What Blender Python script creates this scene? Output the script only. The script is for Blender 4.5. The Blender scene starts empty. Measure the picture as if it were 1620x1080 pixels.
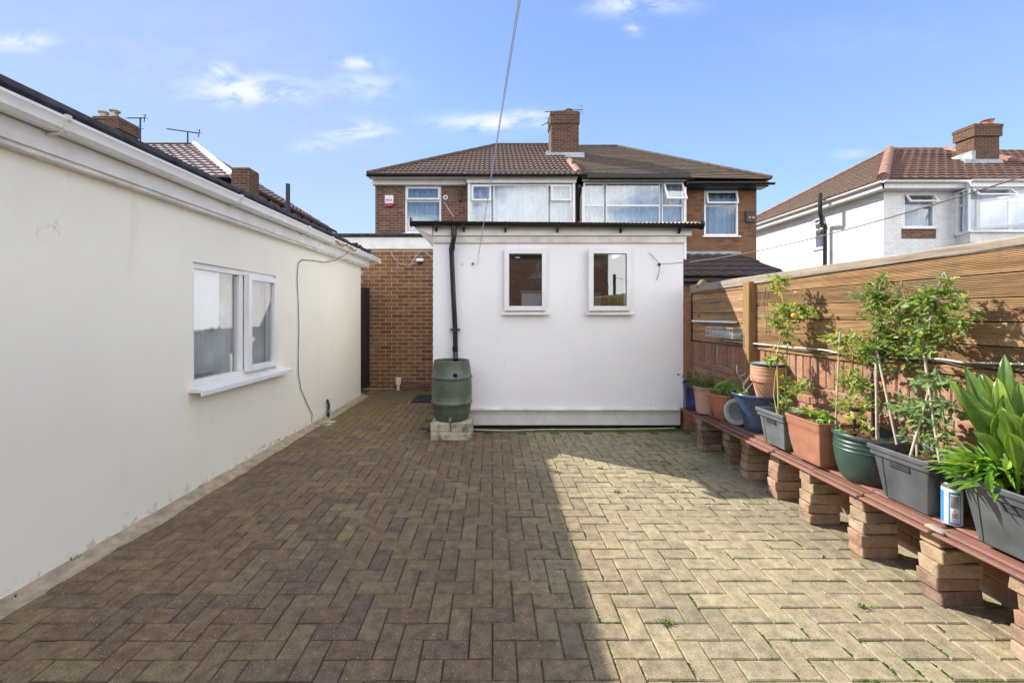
import bpy, bmesh, math, random
from mathutils import Vector, Matrix, noise as mnoise

random.seed(7)
R = math.radians
scene = bpy.context.scene
col = scene.collection

# ------------------------------------------------------------------ camera
F, PX, PY, EYE = 652.0, 779.0, 498.0, 1.42        # photograph's lens, centre of perspective, eye height
cd = bpy.data.cameras.new("camera")
cam = bpy.data.objects.new("camera", cd)
col.objects.link(cam)
cam.location = (0, 0, EYE)
cam.rotation_euler = (R(90), 0, 0)
cd.sensor_width = 36
cd.lens = 36 * F / 1620
cd.shift_x = (810 - PX) / 1620
cd.shift_y = -(540 - PY) / 1620
cd.clip_start = 0.05
cd.clip_end = 3000
scene.camera = cam

# ------------------------------------------------------------------ light
SUN = Vector((-1.08, 0.70, 1.0)).normalized()     # towards the sun
ELEV = math.asin(SUN.z)
AZ = math.atan2(SUN.x, SUN.y)                     # clockwise from +Y
sd = bpy.data.lights.new("sun", 'SUN')
sd.energy = 2.75
sd.angle = R(0.55)
sd.color = (1.0, 0.93, 0.82)
sun = bpy.data.objects.new("sun", sd)
col.objects.link(sun)
sun.location = (0, 0, 30)
sun.rotation_euler = SUN.to_track_quat('Z', 'Y').to_euler()

SKY_STRENGTH = 0.15
world = bpy.data.worlds.new("World")
scene.world = world
world.use_nodes = True
scene.view_settings.view_transform = 'Standard'
scene.view_settings.look = 'None'
scene.view_settings.gamma = 1
scene.view_settings.use_curve_mapping = False
scene.view_settings.exposure = 1.72


class NT:
    """small helper for node trees"""
    def __init__(self, tree):
        self.t = tree
        self.l = tree.links

    def n(self, typ, **kw):
        nd = self.t.nodes.new(typ)
        for k, v in kw.items():
            setattr(nd, k, v)
        return nd

    def put(self, sock, v):
        if isinstance(v, bpy.types.NodeSocket):
            self.l.new(v, sock)
        elif v is not None:
            if isinstance(v, (tuple, list)) and len(v) == 3 and len(sock.default_value) == 4:
                v = (*v, 1)
            sock.default_value = v

    def math(self, op, a, b=None, c=None, clamp=False):
        nd = self.n('ShaderNodeMath', operation=op, use_clamp=clamp)
        self.put(nd.inputs[0], a)
        if b is not None: self.put(nd.inputs[1], b)
        if c is not None: self.put(nd.inputs[2], c)
        return nd.outputs[0]

    def vmath(self, op, a, b=None):
        nd = self.n('ShaderNodeVectorMath', operation=op)
        self.put(nd.inputs[0], a)
        if b is not None: self.put(nd.inputs[1], b)
        return nd.outputs[0]

    def sep(self, v):
        nd = self.n('ShaderNodeSeparateXYZ'); self.put(nd.inputs[0], v)
        return nd.outputs

    def comb(self, x, y, z):
        nd = self.n('ShaderNodeCombineXYZ')
        self.put(nd.inputs[0], x); self.put(nd.inputs[1], y); self.put(nd.inputs[2], z)
        return nd.outputs[0]

    def noise(self, vec, scale, detail=3, rough=0.55, dist=0.0):
        nd = self.n('ShaderNodeTexNoise')
        self.put(nd.inputs['Vector'], vec)
        nd.inputs['Scale'].default_value = scale
        nd.inputs['Detail'].default_value = detail
        nd.inputs['Roughness'].default_value = rough
        nd.inputs['Distortion'].default_value = dist
        return nd.outputs[0]

    def ramp(self, fac, stops, interp='LINEAR'):
        nd = self.n('ShaderNodeValToRGB')
        nd.color_ramp.interpolation = interp
        el = nd.color_ramp.elements
        while len(el) < len(stops): el.new(0.5)
        for e, (p, c) in zip(el, stops):
            e.position = p
            e.color = (*c, 1) if len(c) == 3 else c
        self.put(nd.inputs[0], fac)
        return nd.outputs[0]

    def mix(self, fac, a, b, mode='MIX'):
        nd = self.n('ShaderNodeMix', data_type='RGBA', blend_type=mode)
        self.put(nd.inputs[0], fac)
        self.put(nd.inputs[6], a); self.put(nd.inputs[7], b)
        return nd.outputs[2]

    def smooth(self, v, a, b):
        nd = self.n('ShaderNodeMapRange', interpolation_type='SMOOTHSTEP')
        self.put(nd.inputs[0], v)
        nd.inputs[1].default_value = a; nd.inputs[2].default_value = b
        return nd.outputs[0]


# sky: Nishita plus fair weather clouds (directions only)
w = NT(world.node_tree)
for nd in list(world.node_tree.nodes): world.node_tree.nodes.remove(nd)
sky = w.n('ShaderNodeTexSky', sky_type='NISHITA')
sky.sun_disc = False
sky.sun_elevation = ELEV
sky.sun_rotation = AZ
sky.altitude = 50
sky.air_density = 1.0
sky.dust_density = 0.6
sky.ozone_density = 1.6
gen = w.n('ShaderNodeTexCoord').outputs['Generated']
dx, dy, dz = w.sep(gen)
ysafe = w.math('MAXIMUM', dy, 0.05)
u = w.math('DIVIDE', dx, ysafe)
v = w.math('DIVIDE', dz, ysafe)
nz = w.noise(w.vmath('MULTIPLY', w.comb(u, v, 0.0), (1, 2.2, 1)), 9.0, 6, 0.62, 0.5)
blobs = [(400, 143, 95, 22, 1.0), (348, 116, 26, 16, .8), (35, 66, 50, 16, .75), (570, 100, 34, 11, .8), (572, 137, 60, 20, .55),
         (560, 207, 55, 18, .75), (500, 233, 30, 10, .6), (780, 194, 80, 14, .95), (840, 182, 40, 9, .8), (1005, 8, 70, 16, .8),
         (1003, 48, 16, 8, .7), (1350, 245, 30, 8, .35), (270, 95, 240, 80, .10), (1350, 60, 200, 40, .06)]
mask = None
for bx_, by_, sx_, sy_, amp in blobs:
    cu, cv = (bx_ - PX) / F, (PY - by_) / F
    a = w.math('DIVIDE', w.math('SUBTRACT', u, cu), sx_ / F)
    b = w.math('DIVIDE', w.math('SUBTRACT', v, cv), sy_ / F)
    rr = w.math('ADD', w.math('MULTIPLY', a, a), w.math('MULTIPLY', b, b))
    g = w.math('MULTIPLY', w.math('POWER', 2.718, w.math('MULTIPLY', rr, -1.0)), amp)
    mask = g if mask is None else w.math('MAXIMUM', mask, g)
front = w.math('MULTIPLY', mask, w.smooth(nz, 0.33, 0.62))
front = w.math('MULTIPLY', front, w.smooth(dy, 0.05, 0.12))
front = w.math('MULTIPLY', front, 1.15, clamp=True)
nb = w.noise(w.vmath('MULTIPLY', gen, (1, 1, 2.4)), 2.6, 7, 0.58, 0.3)
back = w.math('MULTIPLY', w.smooth(nb, 0.42, 0.56), w.smooth(w.math('MULTIPLY_ADD', dx, 0.35, w.math('MULTIPLY', dy, -1.0)), 0.0, 0.4))  # unseen clouds behind and to the right, widened and brightened for fill light
back = w.math('MULTIPLY', back, w.smooth(dz, -0.02, 0.05))
cm = w.math('MAXIMUM', front, back)
lim = w.vmath('MINIMUM', sky.outputs[0], (3.0, 3.2, 3.5))
grad = w.ramp(w.smooth(dz, 0.0, 0.9), [(0.0, (.98, 1.46, 2.25)), (0.25, (.70, 1.13, 2.12)), (0.6, (0.50, .86, 1.88)), (1.0, (0.40, .70, 1.5))])
blue = w.mix(0.85, lim, grad)
skyc = w.mix(back, blue, (6.7, 6.6, 6.4))
skyc = w.mix(front, skyc, (1.95, 2.05, 2.2))
bg = w.n('ShaderNodeBackground')
w.put(bg.inputs[0], skyc)
bg.inputs[1].default_value = SKY_STRENGTH
wo = w.n('ShaderNodeOutputWorld')
w.l.new(bg.outputs[0], wo.inputs[0])


# ------------------------------------------------------------------ materials
def newmat(name):
    m = bpy.data.materials.new(name)
    m.use_nodes = True
    t = NT(m.node_tree)
    for nd in list(m.node_tree.nodes): m.node_tree.nodes.remove(nd)
    out = t.n('ShaderNodeOutputMaterial')
    p = t.n('ShaderNodeBsdfPrincipled')
    t.l.new(p.outputs[0], out.inputs[0])
    return m, t, p, out


def rnd(t):
    """a number per object and per loose piece"""
    a = t.n('ShaderNodeObjectInfo').outputs['Random']
    b = t.n('ShaderNodeNewGeometry').outputs['Random Per Island']
    return t.math('FRACT', t.math('ADD', a, b))


def pos(t):
    return t.n('ShaderNodeNewGeometry').outputs['Position']


def bump(t, p, h, strength, dist=0.01):
    b = t.n('ShaderNodeBump')
    b.inputs['Strength'].default_value = strength
    b.inputs['Distance'].default_value = dist
    t.put(b.inputs['Height'], h)
    t.l.new(b.outputs[0], p.inputs['Normal'])


def plain(name, c, rough=0.5, metal=0.0, var=0.12, scale=6, bs=0.1, fine=90, spec=0.5):
    m, t, p, o = newmat(name)
    P = pos(t)
    n1 = t.noise(P, scale, 4)
    c2 = tuple(max(0, x * (1 - 2.2 * var)) for x in c)
    c3 = tuple(min(1, x * (1 + var)) for x in c)
    t.put(p.inputs['Base Color'], t.ramp(n1, [(0.3, c2), (0.68, c3)]))
    p.inputs['Roughness'].default_value = rough
    p.inputs['Metallic'].default_value = metal
    p.inputs['Specular IOR Level'].default_value = spec
    if bs: bump(t, p, t.noise(P, fine, 3), bs, 0.004)
    return m


def varied(name, stops, rough=0.85, mott=0.5, scale=25, bs=0.5, fine=120, speck=None, dirt=None, spec=0.3):
    """colour differs piece by piece, with mottling inside each piece"""
    m, t, p, o = newmat(name)
    P = pos(t)
    r = rnd(t)
    base = t.ramp(r, stops)
    n1 = t.noise(P, scale, 5, 0.65)
    n2 = t.noise(P, fine, 3, 0.7)
    k = t.math('MULTIPLY_ADD', n1, mott * 2.0, 1 - mott)
    k = t.math('MULTIPLY', k, t.math('MULTIPLY_ADD', n2, 0.5, 0.75))
    c = t.mix(1.0, base, t.comb(k, k, k), 'MULTIPLY')
    if dirt:
        dc, lo, hi, sc = dirt
        c = t.mix(t.smooth(t.noise(P, sc, 5, 0.7), lo, hi), c, dc)
    if speck:
        vo = t.n('ShaderNodeTexVoronoi'); t.put(vo.inputs['Vector'], P); vo.inputs['Scale'].default_value = speck[0]
        sm = t.math('LESS_THAN', vo.outputs['Distance'], speck[1])
        cs = t.sep(vo.outputs['Color'])
        sm = t.math('MULTIPLY', sm, t.math('GREATER_THAN', cs[0], speck[2]))
        c = t.mix(sm, c, speck[3])
    t.put(p.inputs['Base Color'], c)
    p.inputs['Roughness'].default_value = rough
    p.inputs['Specular IOR Level'].default_value = spec
    bump(t, p, t.math('ADD', n2, t.math('MULTIPLY', n1, 0.6)), bs, 0.004)
    return m


def brickwork(name, stops, mortar, bw=0.225, bh=0.075, ms=0.012, rough=0.85, bs=0.6, paint=None):
    """small distant brickwork, laid in courses of real size on any upright wall"""
    m, t, p, o = newmat(name)
    g = t.n('ShaderNodeNewGeometry')
    x, y, z = t.sep(g.outputs['Position'])
    nx, ny, nzz = t.sep(g.outputs['True Normal'])
    side = t.math('GREATER_THAN', t.math('ABSOLUTE', nx), 0.6)
    uu = t.math('ADD', t.math('MULTIPLY', x, t.math('SUBTRACT', 1.0, side)), t.math('MULTIPLY', y, side))
    br = t.n('ShaderNodeTexBrick')
    t.put(br.inputs['Vector'], t.comb(uu, z, 0.0))
    br.inputs['Scale'].default_value = 1
    br.inputs['Brick Width'].default_value = bw
    br.inputs['Row Height'].default_value = bh
    br.inputs['Mortar Size'].default_value = ms * 0.5
    br.inputs['Mortar Smooth'].default_value = 0.2
    br.inputs['Color1'].default_value = (0, 0, 0, 1)
    br.inputs['Color2'].default_value = (1, 1, 1, 1)
    br.inputs['Mortar'].default_value = (0.5, 0.5, 0.5, 1)
    P = g.outputs['Position']
    n1 = t.noise(P, 3.0, 5, 0.6)
    base = t.ramp(br.outputs['Color'], stops)
    k = t.math('MULTIPLY_ADD', n1, 0.6, 0.7)
    base = t.mix(1.0, base, t.comb(k, k, k), 'MULTIPLY')
    c = t.mix(br.outputs['Fac'], base, mortar)
    t.put(p.inputs['Base Color'], c)
    p.inputs['Roughness'].default_value = rough
    p.inputs['Specular IOR Level'].default_value = 0.25
    h = t.math('SUBTRACT', t.math('MULTIPLY', t.noise(P, 60, 3), 0.4), br.outputs['Fac'])
    bump(t, p, h, bs, 0.01)
    return m


M = {}
M['paver'] = None
# paving blocks: brown, buff and greyish concrete with pale grit, paler and mossier to the right; shade (left) and sun (right) also put into the tone
m, t, p, o = newmat('paving_block')
P = pos(t)
r = rnd(t)
base = t.ramp(r, [(0, (.16, .105, .064)), (.2, (.18, .124, .074)), (.42, (.195, .138, .080)), (.6, (.17, .112, .069)), (.75, (.22, .165, .088)), (.9, (.165, .118, .076)), (1, (.14, .098, .068))])
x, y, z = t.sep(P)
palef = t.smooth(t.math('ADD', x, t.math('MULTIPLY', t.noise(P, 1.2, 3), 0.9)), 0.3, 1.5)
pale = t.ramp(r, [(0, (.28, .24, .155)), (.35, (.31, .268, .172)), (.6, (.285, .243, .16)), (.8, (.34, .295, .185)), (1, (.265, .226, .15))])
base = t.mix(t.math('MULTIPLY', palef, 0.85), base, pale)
n1 = t.noise(P, 16, 5, 0.65)
n2 = t.noise(P, 260, 2, 0.7)
k = t.math('MULTIPLY', t.math('MULTIPLY_ADD', n1, 1.7, 0.15), t.math('MULTIPLY_ADD', n2, 1.1, 0.45))
c = t.mix(1.0, base, t.comb(k, k, k), 'MULTIPLY')
grime = t.smooth(t.noise(P, 1.6, 5, 0.6), 0.48, 0.72)
c = t.mix(t.math('MULTIPLY', grime, 0.45), c, (.10, .085, .065))
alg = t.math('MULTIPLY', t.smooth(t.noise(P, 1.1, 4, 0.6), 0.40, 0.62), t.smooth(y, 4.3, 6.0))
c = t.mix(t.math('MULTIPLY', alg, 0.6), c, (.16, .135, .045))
for sc, rad, th, colr in ((170, 0.30, 0.86, (.42, .38, .32)), (95, 0.20, 0.90, (.55, .50, .44)), (150, 0.34, 0.80, (.05, .04, .033))):
    vo = t.n('ShaderNodeTexVoronoi'); t.put(vo.inputs['Vector'], P); vo.inputs['Scale'].default_value = sc
    cs = t.sep(vo.outputs['Color'])
    sm = t.math('MULTIPLY', t.math('LESS_THAN', vo.outputs['Distance'], rad), t.math('GREATER_THAN', cs[0], th))
    c = t.mix(t.math('MULTIPLY', sm, 0.75), c, colr)
t.put(p.inputs['Base Color'], c)
p.inputs['Roughness'].default_value = 0.88
p.inputs['Specular IOR Level'].default_value = 0.25
bump(t, p, t.math('ADD', n2, t.math('MULTIPLY', n1, 0.5)), 0.65, 0.003)
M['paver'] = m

# joint sand with moss in it
m, t, p, o = newmat('joint_sand')
P = pos(t)
x, y, z = t.sep(P)
mo = t.math('ADD', t.noise(P, 3.0, 5, 0.7), t.math('MULTIPLY', t.smooth(x, -1.0, 1.0), 0.26))
c = t.ramp(mo, [(.5, (.045, .036, .028)), (.62, (.07, .062, .03)), (.74, (.085, .13, .02))])
t.put(p.inputs['Base Color'], c); p.inputs['Roughness'].default_value = 1
bump(t, p, t.noise(P, 200, 3), 0.8, 0.005)
M['sand'] = m

M['earth'] = plain('earth', (.11, .095, .06), 0.95, var=.3, scale=2, bs=.5)
M['concrete'] = plain('concrete', (.40, .32, .22), 0.92, var=.16, scale=14, bs=.6, fine=60)
M['mortar'] = plain('mortar', (.58, .45, .28), 0.95, var=.15, scale=9, bs=.6, fine=150)
M['mortar_grey'] = plain('mortar_grey', (.30, .25, .2), 0.95, var=.15, scale=9, bs=.6, fine=150)


def render_wall(name, c, grimec, base_h):
    m, t, p, o = newmat(name)
    P = pos(t)
    x, y, z = t.sep(P)
    n1 = t.noise(P, 0.9, 4, 0.6)
    c1 = t.ramp(n1, [(.3, tuple(q * .93 for q in c)), (.7, c)])
    n2 = t.noise(t.vmath('MULTIPLY', P, (1, 1, .25)), 5, 5, 0.65)
    c1 = t.mix(t.math('MULTIPLY', t.smooth(n2, .55, .8), .10), c1, grimec)
    spl = t.math('MULTIPLY_ADD', t.noise(P, 14, 6, 0.75), base_h * 4.5, -base_h * 1.85)
    d = t.smooth(t.math('SUBTRACT', spl, z), 0.0, base_h * 0.55)
    c1 = t.mix(t.math('MULTIPLY', d, .45), c1, grimec)
    vo = t.n('ShaderNodeTexVoronoi'); t.put(vo.inputs['Vector'], P); vo.inputs['Scale'].default_value = 7
    cs = t.sep(vo.outputs['Color'])
    sm = t.math('MULTIPLY', t.math('LESS_THAN', vo.outputs['Distance'], .035), t.math('GREATER_THAN', cs[0], .78))
    c1 = t.mix(t.math('MULTIPLY', sm, .6), c1, grimec)
    ve = t.n('ShaderNodeTexVoronoi', feature='DISTANCE_TO_EDGE')
    wob = t.n('ShaderNodeTexNoise'); t.put(wob.inputs['Vector'], P); wob.inputs['Scale'].default_value = 3.5; wob.inputs['Detail'].default_value = 5
    t.put(ve.inputs['Vector'], t.vmath('ADD', P, t.vmath('MULTIPLY', wob.outputs['Color'], (.5, .5, .5)))); ve.inputs['Scale'].default_value = .75
    ck = t.math('MULTIPLY', t.math('SUBTRACT', 1.0, t.smooth(ve.outputs['Distance'], .0003, .0018)), t.smooth(t.noise(P, 1.3, 3), .52, .60))
    c1 = t.mix(t.math('MULTIPLY', ck, .3), c1, grimec)
    t.put(p.inputs['Base Color'], c1)
    p.inputs['Roughness'].default_value = .85
    p.inputs['Specular IOR Level'].default_value = .2
    bump(t, p, t.math('ADD', t.noise(P, 2.2, 3), t.math('MULTIPLY', t.noise(P, 130, 3), .12)), .22, .02)
    return m


M['cream'] = render_wall('cream_render', (.89, .86, .745), (.30, .25, .19), .16)
M['white_render'] = render_wall('white_render', (.88, .88, .89), (.50, .47, .42), .03)
M['upvc'] = plain('upvc', (.80, .80, .80), .28, var=.03, bs=0)
M['dirty_upvc'] = plain('dirty_upvc', (.72, .69, .64), .35, var=.12, scale=5, bs=0)
M['white_paint'] = plain('white_paint', (.76, .75, .72), .5, var=.06, bs=.05)
M['felt'] = plain('roofing_felt', (.035, .035, .042), .9, var=.35, scale=12, bs=.8, fine=200)
M['black_plastic'] = plain('black_plastic', (.012, .012, .013), .28, var=.2, bs=.03)
M['dark_metal'] = plain('dark_metal', (.02, .02, .022), .5, var=.2, bs=.05)
M['gate_black'] = plain('gate_black', (.025, .022, .022), .6, var=.2, bs=.1)
M['green_plastic'] = plain('green_plastic', (.105, .135, .095), .42, var=.16, scale=7, bs=.06)
M['interior'] = plain('interior_plaster', (.16, .13, .10), .9, var=.3, scale=3, bs=0)
M['net'] = plain('net_curtain', (.56, .63, .68), .9, var=.1, scale=4, bs=0)
M['blind'] = plain('window_blind', (.80, .80, .80), .8, var=.03, bs=0)
M['grey_curtain'] = plain('grey_curtain', (.50, .51, .51), .9, var=.2, scale=3, bs=0)
M['blue_blind'] = plain('blue_blind', (.30, .38, .45), .9, var=.06, bs=0)
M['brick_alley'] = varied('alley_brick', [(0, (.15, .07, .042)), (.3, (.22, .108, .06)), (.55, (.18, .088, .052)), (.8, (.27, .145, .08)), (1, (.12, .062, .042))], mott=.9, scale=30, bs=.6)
M['brick_garden'] = varied('garden_brick', [(0, (.26, .12, .075)), (.3, (.35, .175, .11)), (.6, (.30, .145, .09)), (.85, (.39, .22, .14)), (1, (.22, .115, .08))], mott=.6, scale=22, bs=.8, dirt=((.13, .10, .07), .60, .78, 6))
M['brick_pier'] = varied('pier_brick', [(0, (.25, .16, .11)), (.25, (.36, .27, .18)), (.5, (.31, .185, .13)), (.7, (.42, .33, .24)), (.85, (.20, .135, .11)), (1, (.38, .25, .16))], mott=.8, scale=18, bs=1.0, fine=90, dirt=((.14, .12, .07), .56, .72, 9))
M['stone'] = varied('stone_block', [(0, (.40, .36, .26)), (1, (.52, .48, .38))], mott=.6, scale=12, bs=.8, dirt=((.14, .13, .06), .50, .66, 7))
M['redtile'] = varied('red_tile', [(0, (.175, .09, .068)), (.5, (.24, .12, .092)), (1, (.21, .11, .082))], rough=.7, mott=.35, scale=10, bs=.35, dirt=((.38, .27, .20), .62, .8, 14))
house_stops = [(0, (.11, .052, .036)), (.3, (.18, .09, .06)), (.55, (.14, .068, .047)), (.8, (.23, .12, .078)), (1, (.10, .058, .048))]
M['house_brick'] = brickwork('house_brick', house_stops, (.30, .24, .19))
M['house_brick_warm'] = brickwork('house_brick_warm', [(0, (.15, .07, .04)), (.5, (.24, .12, .065)), (1, (.19, .09, .055))], (.17, .125, .09))
M['chimney_brick'] = brickwork('chimney_brick', [(0, (.07, .036, .026)), (.5, (.13, .068, .043)), (1, (.095, .052, .035))], (.24, .18, .13))
M['painted_brick'] = brickwork('painted_brick', [(0, (.78, .78, .77)), (1, (.84, .84, .83))], (.66, .66, .66), bs=.8)


def tilemat(name, a, b, moss=None, mlo=.55, mhi=.7):
    m, t, p, o = newmat(name)
    P = pos(t)
    n1 = t.noise(P, 4.5, 5, .7)
    n2 = t.noise(P, 30, 3, .7)
    c = t.ramp(t.math('MULTIPLY_ADD', n2, .5, t.math('MULTIPLY', n1, .5)), [(.35, a), (.65, b)])
    if moss: c = t.mix(t.math('MULTIPLY', t.smooth(t.noise(P, 9, 6, .75), mlo, mhi), .8), c, moss)
    t.put(p.inputs['Base Color'], c)
    p.inputs['Roughness'].default_value = .75
    p.inputs['Specular IOR Level'].default_value = .3
    bump(t, p, n2, .6, .01)
    return m


M['tile_brown'] = tilemat('brown_tile', (.075, .046, .038), (.14, .092, .075), (.19, .15, .05), .62, .74)
M['tile_mossy'] = tilemat('mossy_tile', (.075, .053, .038), (.135, .095, .065), (.17, .135, .07), .52, .66)
M['tile_red'] = tilemat('red_brown_tile', (.11, .062, .048), (.185, .11, .085), None)
M['tile_redmoss'] = tilemat('red_mossy_tile', (.095, .06, .042), (.15, .095, .068), (.20, .16, .08), .5, .68)
M['tile_purple'] = tilemat('purple_tile', (.14, .10, .11), (.24, .18, .19), None)
M['tile_dark'] = tilemat('dark_tile', (.045, .032, .028), (.085, .058, .05), None)
M['ridge_pink'] = plain('ridge_pink', (.33, .175, .13), .8, var=.2, scale=6, bs=.3)
M['ridge_grey'] = plain('ridge_grey', (.10, .07, .055), .85, var=.25, scale=6, bs=.4)
M['lead'] = plain('lead', (.36, .38, .40), .5, var=.15, bs=.2)
M['clay'] = plain('clay_pot', (.45, .20, .10), .8, var=.15, bs=.2)


def wood(name, a, b, cc, axis='Y', scale=1.0, grime=.25):
    m, t, p, o = newmat(name)
    P = pos(t)
    r = rnd(t)
    st = {'Y': (22, 1.6, 22), 'Z': (22, 22, 1.6), 'X': (1.6, 22, 22)}[axis]
    off = t.vmath('ADD', t.vmath('MULTIPLY', P, st), t.comb(t.math('MULTIPLY', r, 40), t.math('MULTIPLY', r, 17), 0.0))
    g1 = t.noise(off, 1.1 * scale, 6, .6, .25)
    g2 = t.noise(off, 4.5 * scale, 3, .6)
    c = t.ramp(t.math('MULTIPLY_ADD', g1, .7, t.math('MULTIPLY', g2, .3)), [(.33, a), (.5, b), (.67, cc)])
    k = t.math('MULTIPLY_ADD', r, .35, .82)
    c = t.mix(1.0, c, t.comb(k, k, k), 'MULTIPLY')
    vo = t.n('ShaderNodeTexVoronoi')
    t.put(vo.inputs['Vector'], t.vmath('MULTIPLY', P, (3, 3.2, 7))); vo.inputs['Scale'].default_value = 1.0
    kn = t.math('SUBTRACT', 1.0, t.smooth(vo.outputs['Distance'], .05, .16))
    cs = t.sep(vo.outputs['Color'])
    kn = t.math('MULTIPLY', kn, t.math('GREATER_THAN', cs[0], .35))
    c = t.mix(t.math('MULTIPLY', kn, .85), c, tuple(q * .42 for q in a))
    gr = t.math('MAXIMUM', t.smooth(t.noise(P, 2.4, 5, .7), .50, .70), t.smooth(t.noise(t.vmath('MULTIPLY', P, (1, 6, .8)), 3, 5, .7), .56, .70))
    c = t.mix(t.math('MULTIPLY', gr, grime), c, (.16, .13, .10))
    t.put(p.inputs['Base Color'], c)
    p.inputs['Roughness'].default_value = .78
    p.inputs['Specular IOR Level'].default_value = .25
    bump(t, p, g2, .4, .003)
    return m


M['fence'] = wood('fence_wood', (.17, .095, .045), (.30, .18, .088), (.44, .30, .17), grime=.6)
M['fence_cap'] = wood('weathered_wood', (.17, .13, .10), (.30, .25, .20), (.40, .345, .28), grime=.4)
M['post'] = wood('post_wood', (.15, .08, .032), (.25, .145, .06), (.33, .21, .10), 'Z', grime=.5)
M['cane'] = plain('garden_cane', (.46, .40, .31), .7, var=.15, scale=30, bs=.2)
M['twig'] = plain('twig', (.33, .28, .24), .9, var=.2, scale=30, bs=.3)
M['stem'] = plain('green_stem', (.19, .24, .08), .7, var=.2, scale=20, bs=.1)
M['stem_yellow'] = plain('yellow_stem', (.42, .40, .13), .7, var=.2, scale=20, bs=.1)
M['soil'] = plain('soil', (.045, .03, .02), .95, var=.4, scale=40, bs=1.0, fine=80)
M['terracotta'] = plain('terracotta', (.36, .165, .105), .62, var=.10, scale=9, bs=.15)
M['terracotta_pale'] = plain('terracotta_pale', (.47, .28, .22), .75, var=.10, scale=9, bs=.2)
M['terracotta_dark'] = plain('terracotta_dark', (.36, .13, .07), .5, var=.10, scale=9, bs=.1)
M['terracotta_buff'] = plain('terracotta_buff', (.50, .27, .17), .65, var=.10, scale=9, bs=.15)
M['blue_glaze'] = varied('blue_glaze', [(0, (.035, .065, .135)), (1, (.04, .075, .155))], rough=.25, mott=.9, scale=45, bs=.1, fine=160, spec=.6, dirt=((.15, .2, .3), .55, .75, 90))
M['navy_glaze'] = plain('navy_glaze', (.018, .025, .13), .25, var=.2, bs=0)
M['grey_plastic'] = plain('grey_plastic', (.125, .145, .155), .45, var=.16, scale=7, bs=.08)
M['dark_grey_plastic'] = plain('dark_grey_plastic', (.085, .095, .105), .42, var=.18, scale=7, bs=.08)
M['green_pot'] = plain('green_pot', (.032, .068, .055), .38, var=.15, scale=8, bs=.06)
M['can_white'] = plain('can_white', (.70, .70, .68), .35, var=.05, bs=0)
M['can_blue'] = plain('can_blue', (.04, .24, .50), .35, var=.05, bs=0)
M['can_grey'] = plain('can_grey', (.32, .33, .34), .5, var=.2, scale=60, bs=0)
M['ink'] = plain('black_ink', (.02, .02, .02), .6, var=0, bs=0)
M['red_plastic'] = plain('red_plastic', (.42, .02, .03), .4, var=.05, bs=0)
M['blue_plate'] = plain('blue_plate', (.05, .28, .45), .35, var=.05, bs=0)
M['grey_lid'] = plain('grey_lid', (.36, .37, .36), .35, var=.15, bs=0)
M['wire'] = plain('wire', (.60, .60, .60), .4, var=.1, bs=0)
M['cord'] = plain('cord', (.42, .44, .62), .7, var=.1, bs=0)
M['cable'] = plain('cable', (.10, .085, .07), .6, var=.1, bs=0)
M['white_cable'] = plain('white_cable', (.68, .66, .62), .6, var=.1, bs=0)
M['brass'] = plain('amber_glass', (.55, .42, .18), .3, var=.1, bs=0)
M['orange_fruit'] = plain('orange_fruit', (.80, .36, .04), .4, var=.1, bs=0)
M['lime_yellow'] = plain('yellow_card', (.62, .42, .06), .6, var=.1, bs=0)
M['blue_tape'] = plain('blue_tape', (.03, .20, .42), .5, var=.1, bs=0)
M['foam'] = plain('expanding_foam', (.50, .33, .13), .9, var=.4, scale=40, bs=1.0, fine=60)


def glassmat(name, refl, tint):
    m, t, p, o = newmat(name)
    t.t.nodes.remove(p)
    tr = t.n('ShaderNodeBsdfTransparent'); tr.inputs[0].default_value = (*tint, 1)
    gl = t.n('ShaderNodeBsdfGlossy'); gl.inputs['Roughness'].default_value = .006
    gl.inputs[0].default_value = (.95, .97, 1, 1)
    wv = t.noise(pos(t), 1.6, 2)
    b = t.n('ShaderNodeBump'); b.inputs['Strength'].default_value = .04; b.inputs['Distance'].default_value = .02
    t.put(b.inputs['Height'], wv); t.l.new(b.outputs[0], gl.inputs['Normal'])
    fr = t.n('ShaderNodeFresnel'); fr.inputs[0].default_value = 1.5
    f = t.math('ADD', t.math('MULTIPLY', fr.outputs[0], .9), refl, clamp=True)
    bf = t.n('ShaderNodeNewGeometry').outputs['Backfacing']
    f = t.math('MULTIPLY', f, t.math('SUBTRACT', 1.0, bf))
    mx = t.n('ShaderNodeMixShader')
    t.put(mx.inputs[0], f); t.l.new(tr.outputs[0], mx.inputs[1]); t.l.new(gl.outputs[0], mx.inputs[2])
    t.l.new(mx.outputs[0], o.inputs[0])
    return m


M['glass'] = glassmat('window_glass', .16, (.94, .96, .97))
M['glass_up'] = glassmat('upper_window_glass', .13, (.90, .93, .96))


def leafmat(name, stops, rough=.45, trans=.35):
    m, t, p, o = newmat(name)
    g = t.n('ShaderNodeNewGeometry')
    r = rnd(t)
    c = t.ramp(r, stops)
    n1 = t.noise(g.outputs['Position'], 35, 3)
    k = t.math('MULTIPLY_ADD', n1, .7, .65)
    c = t.mix(1.0, c, t.comb(k, k, k), 'MULTIPLY')
    t.put(p.inputs['Base Color'], c)
    p.inputs['Roughness'].default_value = rough
    p.inputs['Specular IOR Level'].default_value = .35
    tl = t.n('ShaderNodeBsdfTranslucent')
    tc = t.mix(1.0, c, (1.5, 1.7, .5), 'MULTIPLY')
    t.put(tl.inputs[0], tc)
    mx = t.n('ShaderNodeMixShader'); mx.inputs[0].default_value = trans
    t.l.new(p.outputs[0], mx.inputs[1]); t.l.new(tl.outputs[0], mx.inputs[2]); t.l.new(mx.outputs[0], o.inputs[0])
    return m


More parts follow.
